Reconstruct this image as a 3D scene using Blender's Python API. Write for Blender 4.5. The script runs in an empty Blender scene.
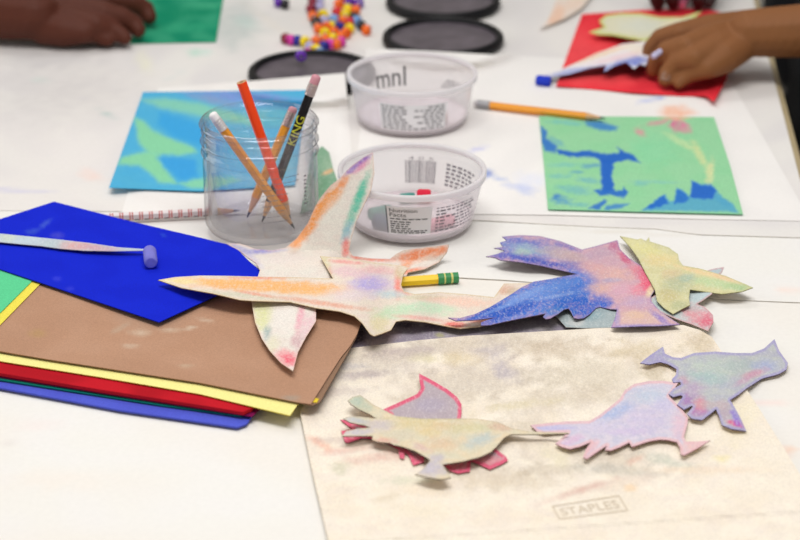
import bpy, bmesh, math, random
from mathutils import Vector, Matrix, noise
from mathutils.geometry import delaunay_2d_cdt
random.seed(7)
SC = bpy.context.scene
COL = SC.collection
T = 0.74                      # height of the table top above the floor
PITCH = math.radians(24.5)
F = 886 / math.tan(PITCH)     # focal length in pixels of the 800 px frame
H = 0.609                     # lens height above the table top
CP, SP = math.cos(PITCH), math.sin(PITCH)

def P(x, y, z=0.0):
    """where the sight line of the photo meets the level z above the table"""
    v = (y - 270) / F; u = (x - 400) / F
    d = (H - z) / (SP + v * CP)
    return Vector((u * d, d * (CP - v * SP), T + z))
def RY(x, y, Y):
    """where it meets the upright plane at distance Y"""
    v = (y - 270) / F; u = (x - 400) / F
    d = Y / (CP - v * SP)
    return Vector((u * d, Y, T + H - d * (SP + v * CP)))
def proj(p):
    x, y, z = p[0], p[1], p[2] - T - H
    d = y * CP - z * SP
    return (400 + F * x / d, 270 + F * (-z * CP - y * SP) / d)

# ------------------------------------------------------------------ colours
def lin(h):
    if not isinstance(h, str): return tuple(h[:3])
    h = h.lstrip('#'); o = []
    for i in (0, 2, 4):
        c = int(h[i:i+2], 16) / 255
        o.append(c / 12.92 if c <= .04045 else ((c + .055) / 1.055) ** 2.4)
    return tuple(o)
def mix(a, b, t): return tuple(a[i] + (b[i] - a[i]) * t for i in range(3))

# ------------------------------------------------------------------ materials
def nodes(name):
    m = bpy.data.materials.new(name); m.use_nodes = True
    nt = m.node_tree; b = nt.nodes['Principled BSDF']
    return m, nt, b
def plain(name, col, rough=.5, metal=0, spec=.5, coat=0, noise_amt=0, scale=200, bump=0, trans=0, sss=0):
    m, nt, b = nodes(name); c = lin(col)
    b.inputs['Base Color'].default_value = (*c, 1)
    b.inputs['Roughness'].default_value = rough
    b.inputs['Metallic'].default_value = metal
    b.inputs['Specular IOR Level'].default_value = spec
    b.inputs['Coat Weight'].default_value = coat
    if sss:
        b.inputs['Subsurface Weight'].default_value = sss
        b.inputs['Subsurface Radius'].default_value = (.008, .003, .002)
        b.inputs['Subsurface Scale'].default_value = .5
    if noise_amt or bump:
        tc = nt.nodes.new('ShaderNodeTexCoord'); n = nt.nodes.new('ShaderNodeTexNoise')
        n.inputs['Scale'].default_value = scale; n.inputs['Detail'].default_value = 5
        nt.links.new(tc.outputs['Object'], n.inputs['Vector'])
        mx = nt.nodes.new('ShaderNodeMix'); mx.data_type = 'RGBA'
        mx.inputs[6].default_value = (*[v * (1 - noise_amt) for v in c], 1)
        mx.inputs[7].default_value = (*[min(1, v * (1 + noise_amt)) for v in c], 1)
        nt.links.new(n.outputs['Fac'], mx.inputs[0]); nt.links.new(mx.outputs[2], b.inputs['Base Color'])
        if bump:
            bp = nt.nodes.new('ShaderNodeBump'); bp.inputs['Strength'].default_value = bump
            bp.inputs['Distance'].default_value = .001
            nt.links.new(n.outputs['Fac'], bp.inputs['Height']); nt.links.new(bp.outputs[0], b.inputs['Normal'])
    return m
def coloured(name, rough=.85, spec=.25, grain=.08, scale=900, chalk=0, bump=.15, coat=0):
    """a surface that carries its own drawn colours (attribute Col) with paper grain"""
    m, nt, b = nodes(name)
    b.inputs['Roughness'].default_value = rough; b.inputs['Specular IOR Level'].default_value = spec
    b.inputs['Coat Weight'].default_value = coat
    a = nt.nodes.new('ShaderNodeVertexColor'); a.layer_name = 'Col'
    tc = nt.nodes.new('ShaderNodeTexCoord'); n = nt.nodes.new('ShaderNodeTexNoise')
    n.inputs['Scale'].default_value = scale; n.inputs['Detail'].default_value = 3
    nt.links.new(tc.outputs['Object'], n.inputs['Vector'])
    mr = nt.nodes.new('ShaderNodeMapRange')
    mr.inputs[1].default_value = .3; mr.inputs[2].default_value = .7
    mr.inputs[3].default_value = 1 - grain; mr.inputs[4].default_value = 1 + grain * .6
    nt.links.new(n.outputs['Fac'], mr.inputs[0])
    vm = nt.nodes.new('ShaderNodeVectorMath'); vm.operation = 'SCALE'
    nt.links.new(a.outputs['Color'], vm.inputs[0]); nt.links.new(mr.outputs[0], vm.inputs['Scale'])
    out = vm.outputs[0]
    if chalk:
        n2 = nt.nodes.new('ShaderNodeTexNoise'); n2.inputs['Scale'].default_value = scale * .7; n2.inputs['Detail'].default_value = 6
        mp = nt.nodes.new('ShaderNodeMapping'); mp.inputs['Scale'].default_value = (1, .45, 1); mp.inputs['Rotation'].default_value = (0, 0, .6)
        nt.links.new(tc.outputs['Object'], mp.inputs[0]); nt.links.new(mp.outputs[0], n2.inputs['Vector'])
        r2 = nt.nodes.new('ShaderNodeMapRange'); r2.inputs[1].default_value = .52; r2.inputs[2].default_value = .68
        r2.inputs[3].default_value = 0; r2.inputs[4].default_value = chalk
        nt.links.new(n2.outputs['Fac'], r2.inputs[0])
        mx = nt.nodes.new('ShaderNodeMix'); mx.data_type = 'RGBA'; mx.inputs[7].default_value = (.86, .83, .78, 1)
        nt.links.new(r2.outputs[0], mx.inputs[0]); nt.links.new(out, mx.inputs[6]); out = mx.outputs[2]
    nt.links.new(out, b.inputs['Base Color'])
    if bump:
        bp = nt.nodes.new('ShaderNodeBump'); bp.inputs['Strength'].default_value = bump; bp.inputs['Distance'].default_value = .0004
        nt.links.new(n.outputs['Fac'], bp.inputs['Height']); nt.links.new(bp.outputs[0], b.inputs['Normal'])
    return m
M = {}
M['paper'] = coloured('white_paper', grain=.02, scale=300)
M['pastel'] = coloured('pastel_on_paper', spec=.12, grain=.14, scale=1000, chalk=.22, bump=.25)
M['card'] = coloured('construction_paper', spec=.10, grain=.15, scale=1300, bump=.25)
M['enamel'] = coloured('pencil_enamel', rough=.42, spec=.35, grain=.02, bump=0, coat=.0)
M['print'] = plain('printed_ink', '#3c3a3e', .8)
M['print_soft'] = plain('faded_ink', '#8d898e', .8)
M['stamp'] = plain('embossed_print', '#cfbfa8', .9)
M['label'] = plain('label_film', '#f4f1f4', .5)
M['steel'] = plain('ferrule_metal', '#c9b8b4', .28, metal=.9)
M['wood'] = plain('cut_wood', '#d9a877', .7, noise_amt=.1)
M['lead'] = plain('pencil_lead', '#2a2a2e', .45)
M['black'] = plain('black_plastic', '#08070c', .5, spec=.3)
M['lidtop'] = plain('mottled_grey_plastic', '#5c545b', .4, spec=.35, noise_amt=.6, scale=55)  # mottled grey lid panel, lighter than the black rim
M['table'] = plain('tan_laminate', '#b3a27e', .5, noise_amt=.15, scale=30)
M['metal_leg'] = plain('dark_steel', '#3a3a3d', .4, metal=.8)
M['skin_r'] = plain('brown_skin', '#86552f', .65, spec=.3, noise_amt=.1, scale=60, bump=.1)
M['skin_l'] = plain('warm_brown_skin', '#57291a', .65, spec=.3, noise_amt=.1, scale=60, bump=.1)
M['skin_f'] = plain('deep_brown_skin', '#3a2624', .6, spec=.3, noise_amt=.1, scale=60)
M['nail'] = plain('fingernail', '#a67a60', .35)
M['cloth'] = plain('black_cloth', '#0c0c14', .9, noise_amt=.2, scale=300)
M['navy'] = plain('navy_cloth', '#181a38', .9, noise_amt=.2, scale=300)

def glassy(name, tint, edge, rough=.03):
    m = bpy.data.materials.new(name); m.use_nodes = True; nt = m.node_tree; nt.nodes.clear()
    out = nt.nodes.new('ShaderNodeOutputMaterial'); tr = nt.nodes.new('ShaderNodeBsdfTransparent')
    gl = nt.nodes.new('ShaderNodeBsdfGlossy'); gl.inputs['Roughness'].default_value = rough
    lw = nt.nodes.new('ShaderNodeLayerWeight'); lw.inputs['Blend'].default_value = .5
    p3 = nt.nodes.new('ShaderNodeMath'); p3.operation = 'POWER'; p3.inputs[1].default_value = 2.5
    nt.links.new(lw.outputs['Facing'], p3.inputs[0])
    mx = nt.nodes.new('ShaderNodeMix'); mx.data_type = 'RGBA'
    mx.inputs[6].default_value = (*tint, 1); mx.inputs[7].default_value = (*edge, 1)
    nt.links.new(p3.outputs[0], mx.inputs[0]); nt.links.new(mx.outputs[2], tr.inputs['Color'])
    fr = nt.nodes.new('ShaderNodeMath'); fr.operation = 'MULTIPLY_ADD'; fr.inputs[1].default_value = .45; fr.inputs[2].default_value = .05
    nt.links.new(p3.outputs[0], fr.inputs[0])
    hz = nt.nodes.new('ShaderNodeBsdfDiffuse'); hz.inputs['Color'].default_value = (.72, .69, .74, 1)
    ms = nt.nodes.new('ShaderNodeMixShader'); ms.inputs[0].default_value = .04
    nt.links.new(tr.outputs[0], ms.inputs[1]); nt.links.new(hz.outputs[0], ms.inputs[2])
    sh = nt.nodes.new('ShaderNodeMixShader')
    nt.links.new(fr.outputs[0], sh.inputs[0]); nt.links.new(ms.outputs[0], sh.inputs[1]); nt.links.new(gl.outputs[0], sh.inputs[2])
    nt.links.new(sh.outputs[0], out.inputs[0])
    return m
M['glass'] = glassy('clear_glass', (.985, .985, .99), (.55, .54, .57))
def milky(name, col, opac):
    m = bpy.data.materials.new(name); m.use_nodes = True; nt = m.node_tree; nt.nodes.clear()
    out = nt.nodes.new('ShaderNodeOutputMaterial'); tr = nt.nodes.new('ShaderNodeBsdfTransparent')
    tr.inputs['Color'].default_value = (.97, .96, .97, 1)
    df = nt.nodes.new('ShaderNodeBsdfDiffuse'); df.inputs['Color'].default_value = (*lin(col), 1)
    tl = nt.nodes.new('ShaderNodeBsdfTranslucent'); tl.inputs['Color'].default_value = (*lin(col), 1)
    m1 = nt.nodes.new('ShaderNodeMixShader'); m1.inputs[0].default_value = .5
    nt.links.new(df.outputs[0], m1.inputs[1]); nt.links.new(tl.outputs[0], m1.inputs[2])
    m2 = nt.nodes.new('ShaderNodeMixShader'); m2.inputs[0].default_value = opac
    nt.links.new(tr.outputs[0], m2.inputs[1]); nt.links.new(m1.outputs[0], m2.inputs[2])
    gl = nt.nodes.new('ShaderNodeBsdfGlossy'); gl.inputs['Roughness'].default_value = .2
    lw2 = nt.nodes.new('ShaderNodeLayerWeight'); lw2.inputs['Blend'].default_value = .5
    fp = nt.nodes.new('ShaderNodeMath'); fp.operation = 'POWER'; fp.inputs[1].default_value = 4
    nt.links.new(lw2.outputs['Facing'], fp.inputs[0])
    fr = nt.nodes.new('ShaderNodeMath'); fr.operation = 'MULTIPLY_ADD'; fr.inputs[1].default_value = .3; fr.inputs[2].default_value = .03
    nt.links.new(fp.outputs[0], fr.inputs[0])
    m3 = nt.nodes.new('ShaderNodeMixShader')
    nt.links.new(fr.outputs[0], m3.inputs[0]); nt.links.new(m2.outputs[0], m3.inputs[1]); nt.links.new(gl.outputs[0], m3.inputs[2])
    nt.links.new(m3.outputs[0], out.inputs[0])
    return m
M['tub'] = milky('milky_plastic', '#f5f0f3', .52)
M['dust'] = plain('chalk_dust', '#e6dade', .9, noise_amt=.25, scale=70)
M['tubrim'] = milky('milky_plastic_rim', '#fcf9fa', .85)

# ------------------------------------------------------------------ object helpers
def tag(o, label=None, cat=None, group=None, kind=None):
    if label: o['label'] = label
    if cat: o['category'] = cat
    if group: o['group'] = group
    if kind: o['kind'] = kind
    return o
def empty(name, loc):
    o = bpy.data.objects.new(name, None); COL.objects.link(o); o.location = loc
    o.empty_display_size = .01
    return o
def link(name, me, mat, parent=None, loc=None):
    """verts are in world space; origin is moved to loc (or the parent's place)"""
    o = bpy.data.objects.new(name, me); COL.objects.link(o)
    if mat is not None and not me.materials: me.materials.append(mat)
    base = Vector(loc) if loc is not None else (parent.matrix_basis.translation.copy() if parent else None)
    if base is None:
        n = max(1, len(me.vertices)); c = Vector((0, 0, 0))
        for v in me.vertices: c += v.co
        c /= n; c.z = min(v.co.z for v in me.vertices); base = c
    me.transform(Matrix.Translation(-base))
    if parent:
        pw = Vector((0, 0, 0)); q = parent
        while q: pw += q.location; q = q.parent
        me.transform(Matrix.Translation(base - pw)); o.parent = parent
    else:
        o.location = base
    return o
def mesh_of(bm, smooth=True, ang=None):
    me = bpy.data.meshes.new('mesh'); bmesh.ops.recalc_face_normals(bm, faces=bm.faces)
    bm.to_mesh(me); bm.free()
    for p in me.polygons: p.use_smooth = smooth
    if smooth: me.set_sharp_from_angle(angle=math.radians(ang or 40))
    return me
def lathe(prof, center, n=64, axis=None, closed=False):
    """prof = list of (r, z)"""
    bm = bmesh.new(); rings = []
    q = Matrix.Identity(3) if axis is None else Vector((0, 0, 1)).rotation_difference(Vector(axis).normalized()).to_matrix()
    for r, z in prof:
        if r < 1e-7: rings.append([bm.verts.new(Vector(center) + q @ Vector((0, 0, z)))]); continue
        rings.append([bm.verts.new(Vector(center) + q @ Vector((r * math.cos(2 * math.pi * i / n), r * math.sin(2 * math.pi * i / n), z))) for i in range(n)])
    pairs = list(zip(rings[:-1], rings[1:])) + ([(rings[-1], rings[0])] if closed else [])
    for a, b in pairs:
        for i in range(n):
            j = (i + 1) % n
            if len(a) == 1 and len(b) == 1: continue
            if len(a) == 1: bm.faces.new((a[0], b[i], b[j]))
            elif len(b) == 1: bm.faces.new((a[i], a[j], b[0]))
            else: bm.faces.new((a[i], a[j], b[j], b[i]))
    return bm
def box_bm(x0, x1, y0, y1, z0, z1, M4=None, bev=0):
    bm = bmesh.new(); bmesh.ops.create_cube(bm, size=1)
    for v in bm.verts: v.co = Vector((x0 + (v.co.x + .5) * (x1 - x0), y0 + (v.co.y + .5) * (y1 - y0), z0 + (v.co.z + .5) * (z1 - z0)))
    if bev: bmesh.ops.bevel(bm, geom=list(bm.edges), offset=bev, segments=2, affect='EDGES')
    if M4: bm.transform(M4)
    return bm

# ------------------------------------------------------------------ drawn colour
def sstep(t): t = max(0, min(1, t)); return t * t * (3 - 2 * t)
def make_paint(base, blobs=(), edge=None, mott=None, rag=.25, ragscale=14, outline=None, fade=1):
    base = lin(base); bl = []
    polys = [(b[0], lin(b[1]), b[2], b[3]) for b in blobs if isinstance(b[0], list)]
    for b in blobs:
        if isinstance(b[0], list): continue
        cx, cy, rx, ry, rot, col, al = b[:7]; rx *= 1.22; ry *= 1.22; soft = b[7] if len(b) > 7 else .6
        r = math.radians(rot); bl.append((cx, cy, rx, ry, math.cos(r), math.sin(r), lin(col), al, soft))
    def f(x, y):
        c = base
        if mott:
            for mc, ms, ma in mott:
                n = noise.noise(Vector((x / ms, y * 2.2 / ms, ms))) * .5 + .5
                c = mix(c, lin(mc), ma * sstep((n - .35) / .35))
        nx = noise.noise(Vector((x / ragscale, y * 1.6 / ragscale, 3.1))); n2 = noise.noise(Vector((x / 4, y / 2.5, 9.7)))
        n3 = noise.noise(Vector((x / 2.3 + y / 4, y / 1.4, 5.2)))
        for cx, cy, rx, ry, cs, sn, col, al, soft in bl:
            dx, dy = x - cx, y - cy
            if abs(dx) > 2 * max(rx, ry) or abs(dy) > 2 * max(rx, ry): continue
            d = math.hypot((dx * cs + dy * sn) / rx, (-dx * sn + dy * cs) / ry) + rag * nx + rag * .5 * n2
            if d < 1: c = mix(c, col, al * fade * min(1, .86 + .5 * n3) * sstep((1 - d) / min(1, soft * 1.3)))
        for pp, col, al, soft in polys:           # shapes brushed with a hard or soft rim
            qx, qy = x + 1.6 * nx, y + 1.2 * n2 + .6 * nx
            if not (min(p[0] for p in pp) - soft < qx < max(p[0] for p in pp) + soft and min(p[1] for p in pp) - soft < qy < max(p[1] for p in pp) + soft): continue
            dm = 1e9
            for i in range(len(pp)):
                ax, ay = pp[i]; vx, vy = pp[(i + 1) % len(pp)][0] - ax, pp[(i + 1) % len(pp)][1] - ay; L = vx * vx + vy * vy or 1e-9
                t = max(0, min(1, ((qx - ax) * vx + (qy - ay) * vy) / L)); dm = min(dm, math.hypot(qx - ax - t * vx, qy - ay - t * vy))
            if not inside(qx, qy, pp): dm = -dm
            c = mix(c, col, al * sstep((dm / soft + 1) / 2))
        if edge and outline:
            for ec, ew, ea in edge:
                dm = 1e9
                for i in range(len(outline)):
                    ax, ay = outline[i]; bx, by = outline[(i + 1) % len(outline)]
                    vx, vy = bx - ax, by - ay; L = vx * vx + vy * vy or 1e-9
                    t = max(0, min(1, ((x - ax) * vx + (y - ay) * vy) / L))
                    dm = min(dm, math.hypot(x - ax - t * vx, y - ay - t * vy))
                if dm < ew * (1 + .4 * nx): c = mix(c, lin(ec), ea * sstep((1.15 - dm / ew) / .5))
        return c
    return f
def inside(x, y, poly):
    r = False; j = len(poly) - 1
    for i in range(len(poly)):
        if (poly[i][1] > y) != (poly[j][1] > y) and x < (poly[j][0] - poly[i][0]) * (y - poly[i][1]) / (poly[j][1] - poly[i][1]) + poly[i][0]: r = not r
        j = i
    return r
def sheet_mesh(poly, step, to_world, thick, paint, back=None, side=None, ystep=None, rnd=0):
    """cut sheet of paper: top face, underside and cut edge"""
    poly = [tuple(p) for p in poly]
    if rnd:                                        # soften the corners that scissors round off
        q = []
        for i in range(len(poly)):
            a, b, c = Vector(poly[i-1]), Vector(poly[i]), Vector(poly[(i+1) % len(poly)])
            d1, d2 = (a - b), (c - b); l = min(rnd, d1.length * .35, d2.length * .35)
            p1, p2 = b + d1.normalized() * l, b + d2.normalized() * l
            q += [tuple(p1), tuple((p1 + p2 + 2 * b) / 4), tuple(p2)]
        poly = q
    out = []
    for i in range(len(poly)):
        a, b = Vector(poly[i]), Vector(poly[(i + 1) % len(poly)]); n = max(1, int((b - a).length / step))
        for k in range(n): out.append(a + (b - a) * (k / n))
    ys = ystep or step * .75
    x0, x1 = min(p[0] for p in poly), max(p[0] for p in poly); y0, y1 = min(p[1] for p in poly), max(p[1] for p in poly)
    pts = list(out); seg = [(out[i], out[(i + 1) % len(out)]) for i in range(len(out))]
    y = y0 + ys * .5; row = 0
    outl = [(p.x, p.y) for p in out]
    cell = {}
    cs_ = step * 1.5
    for p in out: cell.setdefault((int(p.x // cs_), int(p.y // cs_)), []).append(p)
    while y < y1:
        x = x0 + step * (.5 if row % 2 else .25)
        while x < x1:
            if inside(x, y, poly):
                k = (int(x // cs_), int(y // cs_)); ok = True
                for a in (-1, 0, 1):
                    for b in (-1, 0, 1):
                        for p in cell.get((k[0] + a, k[1] + b), ()):
                            if abs(p.x - x) < step * .5 and abs(p.y - y) < ys * .5: ok = False
                if ok: pts.append(Vector((x, y)))
            x += step
        y += ys; row += 1
    vs, es, fs, *_ = delaunay_2d_cdt(pts, [], [list(range(len(out)))], 1, 1e-6)
    top = [to_world(v.x, v.y) for v in vs]; n = len(vs)
    fs = [list(f) for f in fs]
    # orient
    def area(f): return sum(vs[f[i]].x * vs[f[(i+1) % len(f)]].y - vs[f[(i+1) % len(f)]].x * vs[f[i]].y for i in range(len(f)))
    wn = sum(((top[f[1]] - top[f[0]]).cross(top[f[2]] - top[f[0]])).z for f in fs)
    if wn < 0: fs = [f[::-1] for f in fs]
    verts = [p for p in top] + [p - Vector((0, 0, thick)) for p in top]
    faces = fs + [[i + n for i in f[::-1]] for f in fs]
    cnt = {}
    for f in fs:
        for i in range(len(f)): cnt[(f[i], f[(i + 1) % len(f)])] = 1
    for (a, b) in list(cnt):
        if (b, a) not in cnt: faces.append([b, a, a + n, b + n])
    me = bpy.data.meshes.new('sheet'); me.from_pydata([tuple(v) for v in verts], [], faces); me.update()
    at = me.color_attributes.new('Col', 'FLOAT_COLOR', 'CORNER')
    cache = {}
    nb = len(fs); bc = lin(back) if back else None; sc = lin(side) if side else bc
    li = 0
    for pi, p in enumerate(me.polygons):
        for vi in p.vertices:
            k = vi % n
            if pi >= nb and bc is not None: c = bc if pi < 2 * nb else sc
            else:
                if k not in cache: cache[k] = paint(k, vs[k].x, vs[k].y, top[k])
                c = cache[k]
            at.data[li].color = (*c, 1); li += 1
    for i, p in enumerate(me.polygons): p.use_smooth = i < 2 * nb
    me.set_sharp_from_angle(angle=math.radians(50))
    return me
def sheet(name, poly, z, thick=.0003, step=2.5, zf=None, base='#e8e2d8', blobs=(), edge=None, mott=None, rag=.25, ragscale=14,
          mat='pastel', back='#d9cdb8', side=None, parent=None, rnd=0, fade=1):
    """outline in picture pixels, laid on the level z (plus zf lift) over the table"""
    pf = make_paint(base, blobs, edge, mott, rag, ragscale, poly, fade)
    tw = (lambda x, y: P(x, y, z + thick + (zf(x, y) if zf else 0)))
    me = sheet_mesh(poly, step, tw, thick, lambda k, x, y, w: pf(x, y), back=back, side=side, rnd=rnd)
    return link(name, me, M[mat], parent)
def quad4(a, b, c):
    """fourth corner of a rectangular sheet, squared on the table (a-b-c in order) -> d"""
    A, B, C = P(*a), P(*b), P(*c)
    return proj(A + C - B)

def text_mesh(s, size=1.0):
    cu = bpy.data.curves.new('txt', 'FONT'); cu.body = s; cu.size = size; cu.resolution_u = 3
    o = bpy.data.objects.new('txt', cu); COL.objects.link(o)
    dg = bpy.context.evaluated_depsgraph_get(); dg.update()
    me = bpy.data.meshes.new_from_object(o.evaluated_get(dg)); COL.objects.unlink(o); bpy.data.objects.remove(o)
    return me
def text_bm(s, fn, bm=None, mirror=False, sub=0):
    """fn(u, v) with u, v in 0..1 over the text's own box"""
    me = text_mesh(s); bm = bm or bmesh.new()
    b2 = bmesh.new(); b2.from_mesh(me)
    if sub:
        bmesh.ops.triangulate(b2, faces=b2.faces); bmesh.ops.subdivide_edges(b2, edges=b2.edges, cuts=sub)
    x0 = min(v.co.x for v in b2.verts); x1 = max(v.co.x for v in b2.verts)
    y0 = min(v.co.y for v in b2.verts); y1 = max(v.co.y for v in b2.verts)
    mp = {}
    for v in b2.verts:
        u = (v.co.x - x0) / (x1 - x0)
        mp[v] = bm.verts.new(fn(1 - u if mirror else u, (v.co.y - y0) / (y1 - y0)))
    for f in b2.faces:
        try: bm.faces.new([mp[v] for v in f.verts])
        except ValueError: pass
    b2.free(); return bm
def bar_bm(bm, fn, u0, u1, v0, v1, n=6):
    prev = None
    for i in range(n + 1):
        u = u0 + (u1 - u0) * i / n; a, b = bm.verts.new(fn(u, v0)), bm.verts.new(fn(u, v1))
        if prev: bm.faces.new((prev[0], a, b, prev[1]))
        prev = (a, b)

# ================================================================== SETTING
tag(link('floor', mesh_of(box_bm(-3, 3, -1.5, 4.2, -.05, 0), False), plain('grey_floor_tile', '#57534e', .5, noise_amt=.15, scale=8)), kind='structure')
tag(link('wall_back', mesh_of(box_bm(-3, 3, 4.2, 4.3, 0, 2.8), False), plain('cream_wall_paint', '#e6dfd2', .8, noise_amt=.03)), kind='structure')
# left wall with one window opening
bm = bmesh.new()
for a in ((-1.5, .6, 0, 2.8), (.6, 3.4, 0, .9), (.6, 3.4, 2.5, 2.8), (3.4, 4.2, 0, 2.8)):
    t_ = box_bm(-3.1, -3, a[0], a[1], a[2], a[3]); me_ = bpy.data.meshes.new('t'); t_.to_mesh(me_); t_.free(); bm.from_mesh(me_)
tag(link('wall_left', mesh_of(bm, False), plain('cream_wall_paint_left', '#e6dfd2', .8, noise_amt=.03)), kind='structure')
wi = tag(empty('window_1', (-3.05, 2.0, .9)), kind='structure')
fb = bmesh.new()
for a in ((.6, .66, .9, 2.5), (3.34, 3.4, .9, 2.5), (1.97, 2.03, .9, 2.5), (.6, 3.4, .9, .96), (.6, 3.4, 2.44, 2.5)):
    t_ = box_bm(-3.08, -3.02, a[0], a[1], a[2], a[3]); me_ = bpy.data.meshes.new('t'); t_.to_mesh(me_); t_.free(); fb.from_mesh(me_)
link('window_frame', mesh_of(fb, False), plain('white_window_frame', '#e8e8e6', .5), wi)

# ------------------------------------------------------------------ table
eA, eB = P(778, 58), P(797, 128)
tdir = Vector((eA.x - eB.x, eA.y - eB.y, 0)).normalized(); tang = math.atan2(tdir.y, tdir.x) - math.pi / 2
def edgeX(Y): return eB.x + (eA.x - eB.x) * (Y - eB.y) / (eA.y - eB.y)
TM = Matrix.Translation((edgeX(1.5), 1.5, 0)) @ Matrix.Rotation(tang, 4, 'Z')
tb = tag(empty('table', (0, 1.4, 0)), 'long tan laminate table spread with white craft paper', 'table')
link('tabletop', mesh_of(box_bm(-1.12, -.003, -1.05, 1.0, T - .028, T, TM, .003), False), M['table'], tb)
for lx in (-1.05, -.08):
    for ly in (-.98, .93):
        link('leg', mesh_of(box_bm(lx - .02, lx + .02, ly - .02, ly + .02, 0, T - .028, TM, .003), False), M['metal_leg'], tb)

# ------------------------------------------------------------------ paper covers of the table
def ledge(Y): return edgeX(Y) - 1.115
def cover_world(Y0, Y1, z, name, label, seam, blobs, over=-.010, step=.009, base='#ece9e3', mott=None):
    """seam = list of picture points of the near edge; the right edge hangs a little over the table"""
    near = [Vector((P(x, y).x, P(x, y).y)) for x, y in seam] if seam else [Vector((ledge(Y0), Y0)), Vector((edgeX(Y0) + over, Y0))]
    if seam:
        near = [p for p in near if p.x < edgeX(p.y) + over and p.x > ledge(p.y)]
        a, b = near[0], near[-1]
        near = [Vector((ledge(a.y), a.y - .002))] + near + [Vector((edgeX(b.y) + over, b.y - .002))]
    poly = [tuple(p) for p in near] + [(edgeX(Y1) + over, Y1), (ledge(Y1), Y1)]
    pf = make_paint(base, blobs, None, mott)
    def tw(x, y):
        zz = T + z + .0004; e = edgeX(y) + .001
        zz += .0004 * (noise.noise(Vector((x * 6, y * 6, 1.7))) * .5 + .5)
        if seam:                                   # near edge curls up a little here and there
            dd = y - min(near, key=lambda p: abs(p.x - x)).y
            zz += max(0, 1 - abs(dd) / .012) * .0009 * max(0, noise.noise(Vector((x * 7, 5.5, 0))) + .15)
        if x > e:
            s = x - e; zz -= s * .93; x = e + s * .3
        return Vector((x, y, zz))
    me = sheet_mesh(poly, step, tw, .0004, lambda k, x, y, w: pf(*proj(w)), back='#e6e0d4')
    return tag(link(name, me, M['paper']), label, 'paper')
cover_world(.48, 1.62, .0002, 'paper_cover', 'white craft paper covering the near end of the table under the envelope', None,
  [(60, 480, 60, 14, 0, '#efe6dc', .6), (40, 425, 30, 8, 0, '#f0dcd6', .3), (790, 448, 14, 5, 20, '#f2c9ae', .7), (782, 456, 10, 4, 0, '#f2b79a', .5),
   (745, 402, 60, 2.5, 3, '#f3d6cf', .6), (8, 448, 3, 12, -20, '#d8cfca', .5)], mott=[('#ece9e6', 60, .6), ('#ece4da', 130, .5)])
cover_world(1.2, 1.66, .0007, 'paper_cover', 'white craft paper strip across the table behind the lying bird cutouts',
  [(-300, 262), (0, 270), (457, 279.5), (505, 282), (640, 292), (720, 301), (790, 304), (900, 312)],
  [(790, 290, 18, 5, 0, '#f6dccf', .6), (620, 232, 90, 2, 3, '#ddd5c8', .6)], mott=[('#ece9e6', 60, .6)])  # thin tan streak paints the gap shadow along the far seam
cover_world(1.4, 2.42, .0012, 'paper_cover', 'large smudged white craft paper with painted far-left shade covering the far half of the table',
  [(-400, 205), (0, 212.5), (120, 213.5), (488, 223), (600, 229), (655, 231), (700, 237), (800, 240), (900, 246)],
  [(40, 80, 9, 4, 0, '#bfe3d4', .55), (107, 113, 12, 2.5, 38, '#7fb6ae', .8, .8), (85, 98, 8, 2, 25, '#cfc9d0', .6), (145, 62, 14, 8, 70, '#eeebcb', .6),
   (195, 52, 8, 6, 0, '#8fd7bd', .6), (245, 22, 14, 8, 20, '#bfe5d8', .7), (207, 53, 6, 5, 0, '#a5e0cf', .6), (270, 22, 40, 4, 35, '#eadfcf', .5),
   (90, 175, 14, 7, 20, '#f3d2c4', .7), (5, 190, 60, 2.5, 3, '#cfccdf', .8), (25, 192, 14, 2, 8, '#d4cfe0', .6), (175, 75, 20, 3, -30, '#d8ddda', .4),
   (60, 90, 110, 50, 0, '#d2cdcb', .8, 1), (40, 60, 60, 10, 0, '#c6c2c2', .5), (236, 25, 30, 30, 0, '#bcc4c0', .8), (300, 20, 50, 20, 0, '#d2d0cc', .5), (120, 150, 90, 40, 0, '#e9e2e0', .5)], base='#e6e2dd', mott=[('#dad5d5', 50, .6), ('#e9e3de', 120, .5)], over=-.010)  # broad grey blobs paint the light falloff towards the far left

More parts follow.
